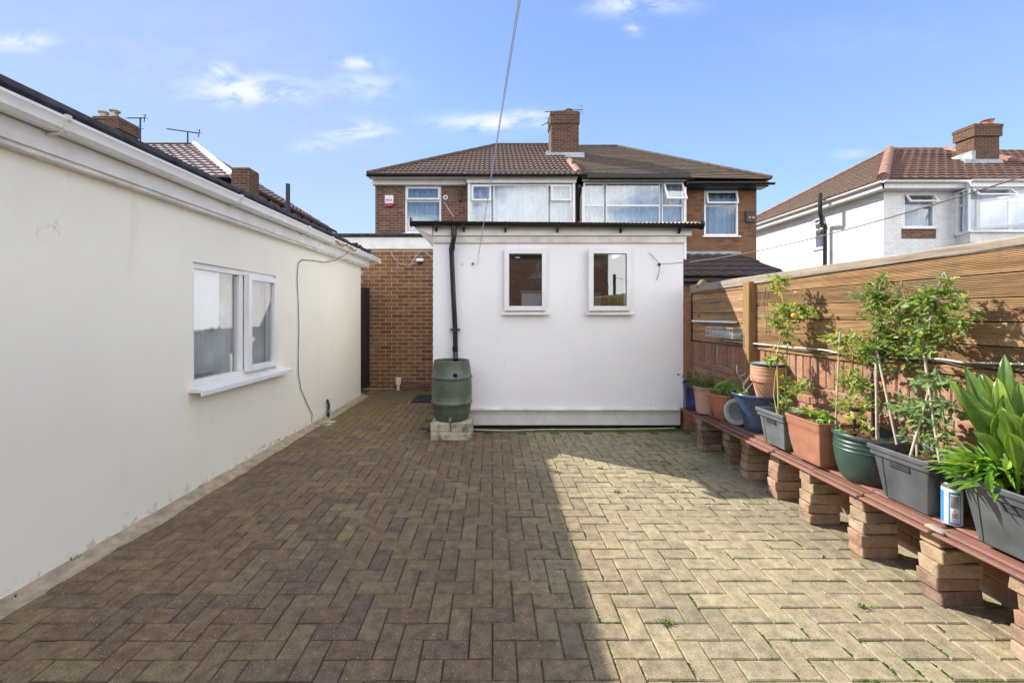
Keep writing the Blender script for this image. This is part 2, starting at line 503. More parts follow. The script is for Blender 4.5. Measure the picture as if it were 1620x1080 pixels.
M['leaf_mid'] = leafmat('leaf_mid', [(0, (.08, .14, .035)), (.4, (.15, .23, .06)), (.7, (.22, .29, .08)), (.9, (.26, .33, .08)), (1, (.45, .43, .08))])
M['leaf_sage'] = leafmat('leaf_sage', [(0, (.11, .18, .08)), (.5, (.18, .28, .12)), (.85, (.24, .34, .15)), (1, (.36, .38, .11))], rough=.6)
M['leaf_yellow'] = leafmat('leaf_yellow', [(0, (.13, .19, .04)), (.4, (.24, .31, .07)), (.8, (.38, .41, .10)), (1, (.52, .45, .08))])
M['leaf_bright'] = leafmat('leaf_bright', [(0, (.10, .22, .03)), (.6, (.19, .34, .045)), (1, (.32, .43, .07))])
M['leaf_fern'] = leafmat('leaf_fern', [(0, (.04, .08, .025)), (.6, (.08, .13, .04)), (1, (.12, .17, .05))])
M['leaf_broad'] = leafmat('leaf_broad', [(0, (.08, .16, .025)), (.5, (.15, .25, .04)), (1, (.26, .36, .06))], rough=.33)
M['leaf_red'] = leafmat('leaf_red', [(0, (.20, .05, .04)), (.5, (.30, .12, .08)), (1, (.18, .16, .06))])
M['moss'] = leafmat('moss', [(0, (.06, .12, .015)), (1, (.13, .20, .03))], rough=.9, trans=.2)


# ------------------------------------------------------------------ mesh builder
OFF = {}          # world offset of each object's root


class MB:
    def __init__(self, xf=None):
        self.v = []; self.f = []; self.xf = xf

    def add(self, vs, fs):
        b = len(self.v)
        for q in vs:
            q = Vector(q)
            self.v.append(self.xf(q) if self.xf else q)
        self.f += [tuple(b + i for i in f) for f in fs]
        return self

    def box(self, x0, x1, y0, y1, z0, z1):
        vs = [(x, y, z) for x in (x0, x1) for y in (y0, y1) for z in (z0, z1)]
        return self.add(vs, [(0, 1, 3, 2), (4, 6, 7, 5), (0, 4, 5, 1), (2, 3, 7, 6), (0, 2, 6, 4), (1, 5, 7, 3)])

    def cbox(self, x0, x1, y0, y1, z0, z1, c=.004, jit=0, seed=None):
        """box with chamfered edges"""
        c = min(c, abs(x1 - x0) * .4, abs(y1 - y0) * .4, abs(z1 - z0) * .4)
        X, Y, Z = (x0, x1), (y0, y1), (z0, z1)
        vs = []; idx = {}
        for i in (0, 1):
            for j in (0, 1):
                for k in (0, 1):
                    s = [(1 if q == 0 else -1) * c for q in (i, j, k)]
                    jx, jy, jz = (random.uniform(-jit, jit) for _ in range(3))
                    for a in range(3):
                        pt = [X[i] + s[0] + jx, Y[j] + s[1] + jy, Z[k] + s[2] + jz]
                        pt[a] -= s[a]
                        idx[(i, j, k, a)] = len(vs); vs.append(pt)
        fs = []
        for a in range(3):
            o1, o2 = [q for q in range(3) if q != a]
            for sgn in (0, 1):
                ring = []
                for (p_, q_) in ((0, 0), (1, 0), (1, 1), (0, 1)):
                    key = [0, 0, 0]; key[a] = sgn; key[o1] = p_; key[o2] = q_
                    ring.append(idx[(*key, a)])
                fs.append(tuple(ring))
        for a in range(3):            # edges along axis a
            o1, o2 = [q for q in range(3) if q != a]
            for p_ in (0, 1):
                for q_ in (0, 1):
                    k0 = [0, 0, 0]; k0[o1] = p_; k0[o2] = q_
                    k1 = list(k0); k1[a] = 1
                    fs.append((idx[(*k0, o1)], idx[(*k1, o1)], idx[(*k1, o2)], idx[(*k0, o2)]))
        for i in (0, 1):
            for j in (0, 1):
                for k in (0, 1):
                    fs.append((idx[(i, j, k, 0)], idx[(i, j, k, 1)], idx[(i, j, k, 2)]))
        return self.add(vs, fs)

    def tube(self, pts, r, n=8, caps=True):
        pts = [Vector(q) for q in pts]
        rs = r if isinstance(r, (list, tuple)) else [r] * len(pts)
        vs = []; fs = []
        up = None
        for i, q in enumerate(pts):
            d = (pts[min(i + 1, len(pts) - 1)] - pts[max(i - 1, 0)])
            d = d.normalized() if d.length > 1e-9 else Vector((0, 0, 1))
            if up is None:
                up = Vector((0, 0, 1)) if abs(d.z) < .9 else Vector((1, 0, 0))
            a = d.cross(up).normalized(); b = a.cross(d).normalized(); up = b
            for k in range(n):
                th = 2 * math.pi * k / n
                vs.append(q + (a * math.cos(th) + b * math.sin(th)) * rs[i])
        for i in range(len(pts) - 1):
            for k in range(n):
                fs.append((i * n + k, i * n + (k + 1) % n, (i + 1) * n + (k + 1) % n, (i + 1) * n + k))
        if caps:
            fs.append(tuple(range(n))); fs.append(tuple((len(pts) - 1) * n + k for k in range(n)))
        return self.add(vs, fs)

    def lathe(self, prof, cx, cy, n=32, sx=1, sy=1, flute=0, nf=0, close=False):
        """prof: list of (radius, z), revolved"""
        vs = []; fs = []
        for (r, z) in prof:
            for k in range(n):
                th = 2 * math.pi * k / n
                rr = r * (1 + flute * math.cos(nf * th)) if flute else r
                vs.append((cx + rr * math.cos(th) * sx, cy + rr * math.sin(th) * sy, z))
        m_ = len(prof)
        for i in range(m_ - 1 if not close else m_):
            for k in range(n):
                j = (i + 1) % m_
                fs.append((i * n + k, i * n + (k + 1) % n, j * n + (k + 1) % n, j * n + k))
        if not close:
            fs.append(tuple(range(n))); fs.append(tuple((m_ - 1) * n + k for k in range(n)))
        return self.add(vs, fs)

    def prism(self, poly, axis, a0, a1):
        """poly in the two other axes, pushed along axis"""
        n = len(poly); vs = []
        for a in (a0, a1):
            for (p_, q_) in poly:
                vs.append({'X': (a, p_, q_), 'Y': (p_, a, q_), 'Z': (p_, q_, a)}[axis])
        fs = [tuple(range(n)), tuple(range(n, 2 * n))] + [(i, (i + 1) % n, n + (i + 1) % n, n + i) for i in range(n)]
        return self.add(vs, fs)

    def ring(self, u0, u1, d0, d1, z0, z1, t):
        """a rectangular frame of bar width t in local u,z, from depth d0 to d1, mitred so nothing overlaps"""
        o_ = [(u0, z0), (u1, z0), (u1, z1), (u0, z1)]
        i_ = [(u0 + t, z0 + t), (u1 - t, z0 + t), (u1 - t, z1 - t), (u0 + t, z1 - t)]
        vs = [(a, d, b) for d in (d0, d1) for (a, b) in o_ + i_]
        fs = []
        for k in range(4):
            k2 = (k + 1) % 4
            fs += [(k, k2, 4 + k2, 4 + k), (8 + k, 8 + k2, 12 + k2, 12 + k), (k, k2, 8 + k2, 8 + k), (4 + k, 4 + k2, 12 + k2, 12 + k)]
        return self.add(vs, fs)

    def wall(self, u0, u1, z0, z1, d0, d1, holes):
        """upright wall with openings: u,z extents, depth d0 (back) to d1 (front)"""
        us = sorted({u0, u1, *[h[0] for h in holes], *[h[1] for h in holes]})
        zs = sorted({z0, z1, *[h[2] for h in holes], *[h[3] for h in holes]})
        us = [q for q in us if u0 <= q <= u1]; zs = [q for q in zs if z0 <= q <= z1]
        nu, nz_ = len(us) - 1, len(zs) - 1

        def solid(i, j):
            if i < 0 or j < 0 or i >= nu or j >= nz_: return False
            cu, cz = (us[i] + us[i + 1]) / 2, (zs[j] + zs[j + 1]) / 2
            return not any(h[0] < cu < h[1] and h[2] < cz < h[3] for h in holes)
        vs = []; ix = {}
        def V(i, j, d):
            k = (i, j, d)
            if k not in ix: ix[k] = len(vs); vs.append((us[i], d1 if d else d0, zs[j]))
            return ix[k]
        fs = []
        for i in range(nu):
            for j in range(nz_):
                if not solid(i, j): continue
                for d in (0, 1): fs.append((V(i, j, d), V(i + 1, j, d), V(i + 1, j + 1, d), V(i, j + 1, d)))
                if not solid(i - 1, j): fs.append((V(i, j, 0), V(i, j + 1, 0), V(i, j + 1, 1), V(i, j, 1)))
                if not solid(i + 1, j): fs.append((V(i + 1, j, 0), V(i + 1, j + 1, 0), V(i + 1, j + 1, 1), V(i + 1, j, 1)))
                if not solid(i, j - 1): fs.append((V(i, j, 0), V(i + 1, j, 0), V(i + 1, j, 1), V(i, j, 1)))
                if not solid(i, j + 1): fs.append((V(i, j + 1, 0), V(i + 1, j + 1, 0), V(i + 1, j + 1, 1), V(i, j + 1, 1)))
        return self.add(vs, fs)

    def build(self, name, mat, parent=None, smooth=None, recalc=True, kind=None, loc=None):
        me = bpy.data.meshes.new(name)
        off = OFF.get(parent.name, Vector()) if parent else Vector(loc or (0, 0, 0))
        me.from_pydata([tuple(q - off) for q in self.v], [], self.f)
        if recalc:
            bm = bmesh.new(); bm.from_mesh(me)
            bmesh.ops.recalc_face_normals(bm, faces=bm.faces)
            bm.to_mesh(me); bm.free()
        if smooth:
            me.polygons.foreach_set('use_smooth', [True] * len(me.polygons))
            me.set_sharp_from_angle(angle=R(smooth))
        me.materials.append(M[mat] if isinstance(mat, str) else mat)
        me.update()
        ob = bpy.data.objects.new(name, me)
        col.objects.link(ob)
        if parent: ob.parent = parent
        else: ob.location = off
        OFF[ob.name] = off
        if kind: ob['kind'] = kind
        return ob


def thing(name, label, cat, loc=(0, 0, 0), group=None):
    o = bpy.data.objects.new(name, None)
    o.empty_display_size = .1
    col.objects.link(o)
    o.location = loc
    OFF[o.name] = Vector(loc)
    tag(o, label, cat, group)
    return o


def tag(o, label, cat, group=None):
    o['label'] = label; o['category'] = cat
    if group: o['group'] = group
    return o


def at(px, py, Y):
    """a point of the place from where it shows in the photograph and its distance"""
    return Vector(((px - PX) * Y / F, Y, EYE + (PY - py) * Y / F))


def atX(px, py, X):
    Y = X * F / (px - PX)
    return Vector((X, Y, EYE + (PY - py) * Y / F))


def join_text(body, size, M_, mat, parent, name='lettering', ext=.002):
    cu = bpy.data.curves.new(name, 'FONT'); cu.body = body; cu.size = size; cu.extrude = ext
    cu.align_x = 'CENTER'; cu.align_y = 'CENTER'
    tmp = bpy.data.objects.new('tmp', cu); col.objects.link(tmp)
    dg = bpy.context.evaluated_depsgraph_get()
    me = bpy.data.meshes.new_from_object(tmp.evaluated_get(dg))
    bpy.data.objects.remove(tmp)
    me.transform(M_)
    me.transform(Matrix.Translation(-OFF[parent.name]))
    me.materials.clear(); me.materials.append(M[mat])
    ob = bpy.data.objects.new(name, me); col.objects.link(ob); ob.parent = parent
    OFF[ob.name] = OFF[parent.name]
    return ob


# ------------------------------------------------------------------ ground
g = MB(); g.box(-900, 900, -900, 900, -.4, -.05)
o = g.build('ground', 'earth'); o['kind'] = 'structure'


def lwx(y):
    return -2.45 + .028 * y      # face of the cream outbuilding


pav = MB(); pav.box(-2.6, 2.52, -1.6, 8.1, -.045, -.0075)
paving = pav.build('paving', 'sand'); paving['kind'] = 'structure'

# herringbone, block 200 x 100
def paver_mesh(L, W):
    hx, hy, c, g_ = L / 2 - .0026, W / 2 - .0026, .0045, 0
    vs = []
    for (ix, z) in ((0, -.03), (0, -.0045), (c, 0)):
        for (sx_, sy_) in ((-1, -1), (1, -1), (1, 1), (-1, 1)):
            vs.append((sx_ * (hx - ix), sy_ * (hy - ix), z))
    fs = [(8, 9, 10, 11)]
    for a in (0, 4):
        for k in range(4): fs.append((a + k, a + (k + 1) % 4, a + 4 + (k + 1) % 4, a + 4 + k))
    return vs, fs


pvH, pfc = paver_mesh(.2, .1)
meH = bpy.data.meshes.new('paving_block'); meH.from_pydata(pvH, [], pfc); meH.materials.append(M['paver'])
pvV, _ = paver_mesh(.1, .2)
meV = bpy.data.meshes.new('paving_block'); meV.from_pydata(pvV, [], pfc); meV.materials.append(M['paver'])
blocks = []
for j in range(-32, 64):
    for i in range(-26, 26):
        s = (i + j + 2) % 4
        if s == 0: blocks.append((.1 * i + .1, 1.603 + .1 * j + .05, 'H'))
        elif s == 2: blocks.append((.1 * i + .05, 1.603 + .1 * j + .1, 'V'))
good = []
for (bx_, by_, k_) in blocks:
    hx = .1 if k_ == 'H' else .05; hy = .05 if k_ == 'H' else .1
    if bx_ - hx < lwx(by_) - .15 or bx_ + hx > 2.505: continue
    if by_ + hy > 7.88 or (by_ + hy > 5.10 and bx_ + hx > -.77): continue
    good.append((bx_, by_, k_))
def inview(b):
    x_, y_, _k = b
    return y_ > 1.52 and -1.22 * y_ < x_ < 1.31 * y_
vis = sorted([b for b in good if inview(b)], key=lambda b: b[1])
single = set(vis[:298])
mass = MB()
for b in good:
    bx_, by_, k_ = b
    tx, ty = random.gauss(0, .009), random.gauss(0, .009)
    dz_ = random.gauss(0, .0012) + .004 * mnoise.noise(Vector((bx_ * .9, by_ * .9, 0)))
    rz = random.gauss(0, .006)
    if b in single:
        o = bpy.data.objects.new('paving_block', meH if k_ == 'H' else meV)
        col.objects.link(o); o.parent = paving
        o.location = (bx_, by_, dz_); o.rotation_euler = (tx, ty, rz)
    else:
        mt = Matrix.Translation((bx_, by_, dz_)) @ Matrix.Rotation(rz, 4, 'Z') @ Matrix.Rotation(tx, 4, 'X') @ Matrix.Rotation(ty, 4, 'Y')
        mass.add([mt @ Vector(q) for q in (pvH if k_ == 'H' else pvV)], pfc)
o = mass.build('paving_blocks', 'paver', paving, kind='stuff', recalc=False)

# moss and small weeds growing in the joints
ms = MB()
def leaf_quad(mb, p0, d, w_, up=(0, 0, 1)):
    d = Vector(d); s = d.cross(Vector(up)); s = s.normalized() * w_ if s.length > 1e-6 else Vector((w_, 0, 0))
    p0 = Vector(p0)
    mb.add([p0 - s * .4, p0 + s * .4, p0 + d * .6 + s, p0 + d, p0 + d * .6 - s], [(0, 1, 2, 3, 4)])
rm = random.Random(3)
for (bx_, by_, k_) in good:
    if not (1.2 < by_ < 6): continue
    dens = max(0, mnoise.noise(Vector((bx_ * 1.7, by_ * 1.7, 4))) * 1.5 + (.55 if bx_ > .25 else -.18 if bx_ > -.4 else -.6))
    hx = .1 if k_ == 'H' else .05; hy = .05 if k_ == 'H' else .1
    sides = [((bx_ - hx, by_ - hy), (bx_ + hx, by_ - hy)), ((bx_ + hx, by_ - hy), (bx_ + hx, by_ + hy))]
    for (a, b) in sides:
        if rm.random() > dens: continue
        t0 = rm.uniform(0, .5); t1 = rm.uniform(t0 + .2, 1)
        for q in range(int(95 * (t1 - t0))):
            s_ = rm.uniform(t0, t1)
            pt = Vector((a[0] + (b[0] - a[0]) * s_ + rm.gauss(0, .0022), a[1] + (b[1] - a[1]) * s_ + rm.gauss(0, .0022), -.007))
            hh = rm.uniform(.004, .012)
            leaf_quad(ms, pt, (rm.gauss(0, .003), rm.gauss(0, .003), hh), .0026)
for _ in range(4):       # a few bigger tufts
    cx_, cy_ = rm.choice([(.1 * rm.randint(2, 20), 1.603 + .1 * rm.randint(1, 22))])
    if cx_ > 1.25 * cy_: continue
    for q in range(26):
        d = Vector((rm.gauss(0, .014), rm.gauss(0, .014), rm.uniform(.008, .024)))
        leaf_quad(ms, (cx_ + rm.gauss(0, .012), cy_ + rm.gauss(0, .006), -.005), d, .004)
o = ms.build('moss', 'moss', recalc=False); o['kind'] = 'stuff'

# mortar fillet along the foot of the cream wall
fl = MB(); rows = []
n = 120
for k in range(n + 1):
    y_ = -1.2 + k * (8.4) / n
    x0 = lwx(y_)
    wv = .10 + .022 * mnoise.noise(Vector((0, y_ * 2.3, 1))) + .022 * mnoise.noise(Vector((0, y_ * 9, 5)))
    if y_ > 4.5: wv *= .9
    z0 = .034 + .008 * mnoise.noise(Vector((0, y_ * 5, 8)))
    rows.append([(x0 - .02, y_, z0 + .01), (x0 + .018, y_, z0), (x0 + wv * .45, y_, z0 * .45), (x0 + wv * .8, y_, .013), (x0 + wv, y_, .0065 + .002 * mnoise.noise(Vector((y_ * 20, 0, 0)))), (x0 + wv + .008, y_, -.006)])
vs = [q for r_ in rows for q in r_]
fs = [(k * 6 + a, k * 6 + a + 1, (k + 1) * 6 + a + 1, (k + 1) * 6 + a) for k in range(n) for a in range(5)]
fl.add(vs, fs)
o = fl.build('mortar_strip', 'concrete', recalc=False, smooth=60); o['kind'] = 'structure'
# ------------------------------------------------------------------ cream outbuilding on the left
YA, YB = -3.0, 7.05
ob_ = thing('garage', 'long cream rendered outbuilding with white gutter and felt roof on the left', 'outbuilding', (lwx(3), 3, 0))
def lw(q):                     # local: u along wall, d outwards, z
    return Vector((lwx(q.x) + q.y, q.x, q.z))
WY0, WY1, WZ0, WZ1 = 3.245, 4.434, .85, 1.84
mb = MB(lw); mb.wall(YA, YB, -.03, 2.36, -.22, 0, [(WY0, WY1, WZ0, WZ1)]); mb.build('wall', 'cream', ob_)
mb = MB()
mb.box(-6.4, lwx(YB) - .222, YB - .2, YB, -.03, 2.36); mb.build('end_wall', 'cream', ob_)
mb = MB(); mb.box(-6.6, -6.4, YA, YB, -.03, 2.36); mb.box(-6.4, lwx(YA) - .25, YA, YA + .2, -.03, 2.36); mb.build('back_wall', 'cream', ob_)
mb = MB(); mb.box(-6.35, -2.75, YA + .25, YB - .25, -.04, .02); mb.build('floor', 'interior', ob_)
# fascia, soffit
mb = MB(lw); mb.cbox(YA, YB + .22, .003, .065, 2.235, 2.455, .004)
mb.build('fascia', 'dirty_upvc', ob_)
mb = MB(lw); mb.cbox(YA, YB + .22, .0655, .078, 2.262, 2.37, .003); mb.build('fascia_board', 'white_paint', ob_)
# roof slab and kerb
mb = MB()
def rp(y_, d, z): return (lwx(y_) + d, y_, z)
mb.add([rp(YA, .085, 2.462), rp(YB + .15, .085, 2.462), (-6.8, YB + .15, 2.462), (-6.8, YA, 2.462),
        rp(YA, .085, 2.50), rp(YB + .15, .085, 2.50), (-6.8, YB + .15, 2.50), (-6.8, YA, 2.50)],
       [(0, 1, 2, 3), (4, 5, 6, 7), (0, 1, 5, 4), (1, 2, 6, 5), (2, 3, 7, 6), (3, 0, 4, 7)])
mb.build('roof', 'felt', ob_)
mb = MB(); n = 60; vs = []
for k in range(n + 1):
    y_ = YA + (YB - .1 - YA) * k / n
    h = 2.575 + .006 * mnoise.noise(Vector((0, y_ * 1.3, 0))) + (.0 if y_ < 6.4 else -.02)
    for (d, z) in ((.075, 2.503), (.085, 2.52), (.06, h - .012), (.035, h), (-.10, h - .004), (-.2, 2.503)):
        vs.append(rp(y_, d, z))
fs = [(k * 6 + a, k * 6 + (a + 1) % 6, (k + 1) * 6 + (a + 1) % 6, (k + 1) * 6 + a) for k in range(n) for a in range(6)]
fs += [tuple(range(6)), tuple(n * 6 + a for a in range(6))]
mb.add(vs, fs); mb.build('roof_kerb', 'felt', ob_, smooth=40)
# ragged felt at the far end
mb = MB(); rf = random.Random(5)
for k in range(16):
    y_ = 6.55 + k * .045; x_ = lwx(y_) + .06 + rf.uniform(-.03, .03)
    mb.cbox(x_ - .16, x_ + .02, y_, y_ + .04, 2.504, 2.545 + rf.uniform(0, .03), .006, .006)
mb.build('torn_felt', 'felt', ob_)

# gutter: ogee profile trough, clips
def gutter_profile(mb, xf_pts, prof):
    n_ = len(prof); vs = []
    for f in xf_pts: vs += [f(a, b) for a, b in prof]
    fs = [(k * n_ + a, k * n_ + (a + 1) % n_, (k + 1) * n_ + (a + 1) % n_, (k + 1) * n_ + a) for k in range(len(xf_pts) - 1) for a in range(n_)]
    fs += [tuple(range(n_)), tuple((len(xf_pts) - 1) * n_ + a for a in range(n_))]
    mb.add(vs, fs)
gprof = [(.082, 2.44), (.082, 2.385), (.10, 2.368), (.148, 2.366), (.172, 2.385), (.178, 2.42), (.188, 2.432), (.188, 2.446), (.178, 2.448), (.170, 2.44), (.166, 2.40), (.15, 2.378), (.10, 2.378), (.09, 2.39), (.09, 2.44)]
GE = 7.57
mb = MB(); gutter_profile(mb, [(lambda a, b, y_=y_: (lwx(y_) + a, y_, b)) for y_ in (YA, GE)], gprof)
gut = mb.build('gutter', 'upvc', ob_, smooth=35)
mb = MB(lw); mb.cbox(GE - .001, GE + .006, .08, .19, 2.364, 2.449, .002); mb.build('end_cap', 'upvc', gut)
for y_ in (2.13, 3.55, 4.9 - .1, 5.45, 6.45, 7.05):
    mb = MB()
    pr = [(.07, 2.34), (.10, 2.355), (.15, 2.356), (.178, 2.375), (.186, 2.42), (.196, 2.43), (.196, 2.456), (.176, 2.458), (.176, 2.452), (.189, 2.450), (.189, 2.434), (.18, 2.424), (.173, 2.384), (.148, 2.3635), (.10, 2.3635), (.07, 2.352)]
    for dy_ in ((0,) if y_ != 4.8 else (-.03, .0, .03)):
        gutter_profile(mb, [(lambda a, b, q=q: (lwx(q) + a, q, b)) for q in (y_ + dy_, y_ + dy_ + .022)], pr)
    mb.build('gutter_clip', 'dirty_upvc', gut)
mb = MB(); rf = random.Random(11)
for k in range(26):
    y_ = 5.55 + k * .03; z_ = 2.38 + rf.uniform(0, .045)
    mb.cbox(lwx(y_) + .165, lwx(y_) + .188 + rf.uniform(0, .01), y_, y_ + .05, z_, z_ + rf.uniform(.008, .03), .006, .004)
mb.build('filler_foam', 'foam', gut)

# left window of the outbuilding
win = MB(lw); win.ring(WY0 + .002, WY1 - .002, -.085, -.025, WZ0 + .002, WZ1 - .002, .045)
win.cbox(3.862, 3.915, -.083, -.027, WZ0 + .048, WZ1 - .048, .004)
window = win.build('window', 'upvc', ob_)
mb = MB(lw); mb.ring(3.916, WY1 - .03, -.02, .028, WZ0 + .035, WZ1 - .035, .05); sash = mb.build('sash', 'upvc', window)
mb = MB(lw); mb.box(3.966, WY1 - .08, .0, .004, WZ0 + .085, WZ1 - .085); mb.build('pane', 'glass', window)
mb = MB(lw); mb.box(WY0 + .047, 3.862, -.057, -.053, WZ0 + .047, WZ1 - .047); mb.build('pane', 'glass', window)
mb = MB(lw); mb.prism([(-.02, .828), (-.02, .848), (.02, .848), (.11, .832), (.115, .826), (.115, .79), (.10, .79), (.10, .815), (-.02, .815)], 'X', WY0 - .05, WY1 + .14)
mb.build('sill', 'upvc', window)
# pleated curtain and blind inside
def curtain(u0, u1, z0, z1, d, amp, pitch, xf, mat, parent, name='curtain'):
    mb = MB(xf); n_ = max(8, int((u1 - u0) / pitch * 8)); vs = []
    for k in range(n_ + 1):
        u_ = u0 + (u1 - u0) * k / n_
        dd = d + amp * math.sin(2 * math.pi * (u_ - u0) / pitch + 1.3 * math.sin(u_ * 9)) 
        vs += [(u_, dd, z0), (u_, dd, z1)]
    fs = [(2 * k, 2 * k + 2, 2 * k + 3, 2 * k + 1) for k in range(n_)]
    mb.add(vs, fs); return mb.build(name, mat, parent, smooth=60, recalc=False)
curtain(WY0 - .02, WY1 + .02, .75, 1.9, -.13, .012, .07, lw, 'grey_curtain', window)
mb = MB(lw); mb.box(WY0 + .04, 3.64, -.070, -.066, 1.30, 1.81); mb.build('roller_blind', 'blind', window)
mb = MB(lw); mb.cbox(3.30, 3.62, -.11, -.09, .92, .99, .01); mb.build('ornament', 'grey_lid', window)

# cable down the cream wall, water pipe, drain cover
def wallpt(px, py, d=.012):
    k = (px - PX) / F
    y_ = (-2.45 + d) / (k - .028)
    return Vector((lwx(y_) + d, y_, EYE + (PY - py) * y_ / F))
mb = MB(); pl_ = [wallpt(a, b, dd) for a, b, dd in ((551, 398, .19), (545, 404, .12), (530, 412, .05), (514, 415, .02), (495, 412, .012), (478, 411, .012), (472, 416, .012), (470, 440, .012), (472, 480, .012), (473, 520, .012), (472, 560, .012), (472, 590, .012), (476, 615, .012), (486, 638, .012), (494, 655, .012), (493, 668, .02))]
mb.tube(pl_, .0045, 6); o = mb.build('cable', 'cable', smooth=60); tag(o, 'thin dark cable hanging down the cream wall right of its window', 'cable')
t_ = thing('water_pipe', 'short black pipe stub with blue collar at the foot of the cream wall', 'pipe', wallpt(519, 660))
mb = MB(); mb.tube([wallpt(519, 662, .03), wallpt(519.5, 650, .035), wallpt(520, 640, .035), wallpt(518.5, 634, .02), wallpt(517, 632, -.02)], .018, 10); mb.build('pipe', 'black_plastic', t_, smooth=60)
mb = MB(); mb.tube([wallpt(519, 652, .035), wallpt(519.5, 648, .035)], .023, 10); mb.build('collar', 'blue_tape', t_, smooth=60)
mb = MB(); mb.cbox(-2.24, -2.08, 5.28, 5.5, -.004, .012, .004); mb.cbox(-2.22, -2.10, 5.31, 5.47, .0125, .0165, .002)
o = mb.build('drain_cover', 'stone'); tag(o, 'small pale square drain cover at the foot of the cream wall', 'drain cover')
# vent pipe on its roof
mb = MB(); q = at(455.5, 300, 6.05); mb.tube([(q.x, q.y, 2.5), (q.x, q.y, 3.34)], .03, 12); mb.tube([(q.x, q.y, 2.5), (q.x, q.y, 2.95)], .036, 12)
o = mb.build('vent_pipe', 'dark_metal', smooth=60); tag(o, 'thin dark vent pipe standing on the flat felt roof', 'vent pipe')

# ------------------------------------------------------------------ white annexe in the middle
AY = 5.15
an = thing('annexe', 'white rendered lean-to with two small windows and black gutter', 'outbuilding', (.8, AY, 0))
def fy(Y0):
    return lambda q: Vector((q.x, Y0 - q.y, q.z))
AX0, AX1 = -.742, 2.385
h1 = (.165, .665, 1.49, 2.245 - .03); h2 = (1.20, 1.71, 1.49, 2.215)
mb = MB(fy(AY)); mb.wall(AX0, AX1, .26, 2.43, -.2, 0, [h1, h2]); mb.build('wall', 'white_render', an)
mb = MB(); mb.box(AX0, AX0 + .2, AY + .2, 7.89, -.03, 2.43); mb.box(AX1 - .2, AX1, AY + .2, 7.89, -.03, 2.43); mb.build('side_wall', 'white_render', an)
mb = MB(); mb.box(AX0 + .02, AX1 - .02, AY + .035, AY + .19, -.03, .257); mb.build('footing', 'dark_metal', an)
mb = MB(fy(AY)); mb.cbox(AX0 + .3, AX1 - .04, -.02, .012, .045, .235, .004)
mb.cbox(AX0 + .3, AX1 - .10, .0125, .022, .19, .235, .003); mb.build('plinth', 'white_paint', an)
mb = MB(fy(AY)); mb.prism([(-.02, .236), (.055, .236), (.055, .25), (.02, .268), (-.02, .268)], 'X', AX0 + .25, AX1 - .06)
mb.build('drip_ledge', 'dirty_upvc', an)
# fascia boards
mb = MB(fy(AY)); mb.cbox(-.742, 2.47, .003, .05, 2.40, 2.515, .004); mb.build('fascia', 'white_paint', an)
mb = MB(fy(AY)); mb.cbox(-.742, 2.41, .003, .028, 2.315, 2.397, .003); mb.build('fascia_board', 'dirty_upvc', an)
# verge soffit going back on the left
mb = MB(); mb.add([(-.96, 5.08, 2.50), (-.745, 5.08, 2.40), (-.745, 7.85, 2.40), (-.96, 7.85, 2.52), (-.96, 5.08, 2.53), (-.745, 5.08, 2.53), (-.745, 7.85, 2.55), (-.96, 7.85, 2.55)],
                  [(0, 1, 2, 3), (4, 5, 6, 7), (0, 1, 5, 4), (1, 2, 6, 5), (2, 3, 7, 6), (3, 0, 4, 7)])
mb.build('soffit', 'white_paint', an)
# corrugated roof
mb = MB(); vs = []; n = 420; x0, x1 = -.97, 2.56
for k in range(n + 1):
    x_ = x0 + (x1 - x0) * k / n
    zz = .009 * math.sin(2 * math.pi * x_ / .05)
    vs += [(x_, 5.05, 2.552 + zz), (x_, 7.88, 2.78 + zz), (x_, 5.05, 2.546 + zz), (x_, 7.88, 2.774 + zz)]
fs = []
for k in range(n):
    a = 4 * k; b = a + 4
    fs += [(a, b, b + 1, a + 1), (a + 2, b + 2, b + 3, a + 3), (a, b, b + 2, a + 2), (a + 1, b + 1, b + 3, a + 3)]
fs += [(0, 1, 3, 2), (4 * n, 4 * n + 1, 4 * n + 3, 4 * n + 2)]
mb.add(vs, fs); mb.build('roof', plain('roof_sheet', (.60, .55, .46), .7, var=.2, scale=9, bs=.2), an)
# black half round gutter with brackets
hr = [(.055 * math.cos(a), -.055 * math.sin(a)) for a in [math.pi * k / 10 for k in range(11)]]
hr2 = [(.049 * math.cos(a), -.049 * math.sin(a)) for a in [math.pi * (10 - k) / 10 for k in range(11)]]
mb = MB(); gutter_profile(mb, [(lambda a, b, x_=x_, z_=z_: (x_, 5.035 + a, z_ + b)) for x_, z_ in ((-.99, 2.555), (2.56, 2.525))], hr + hr2)
gut = mb.build('gutter', 'black_plastic', an, smooth=40)
for x_, z_ in ((-.995, 2.555), (2.555, 2.525)):
    mb = MB(); mb.tube([(x_ - .006, 5.035, z_ - .004), (x_ + .012, 5.035, z_ - .004)], .060, 18); mb.build('end_cap', 'black_plastic', gut, smooth=40)
for x_ in (-.69, -.35, .16, .80, 1.58, 2.30):
    z_ = 2.551 - (x_ + .99) * .0085
    mb = MB(); mb.prism([(5.09, z_ - .005), (5.09, z_ - .10), (5.075, z_ - .10), (5.05, z_ - .066), (4.985, z_ - .05), (4.972, z_ + .006), (4.978, z_ + .006), (4.99, z_ - .047), (5.05, z_ - .06)], 'X', x_ - .012, x_ + .012)
    mb.build('gutter_bracket', 'black_plastic', gut)
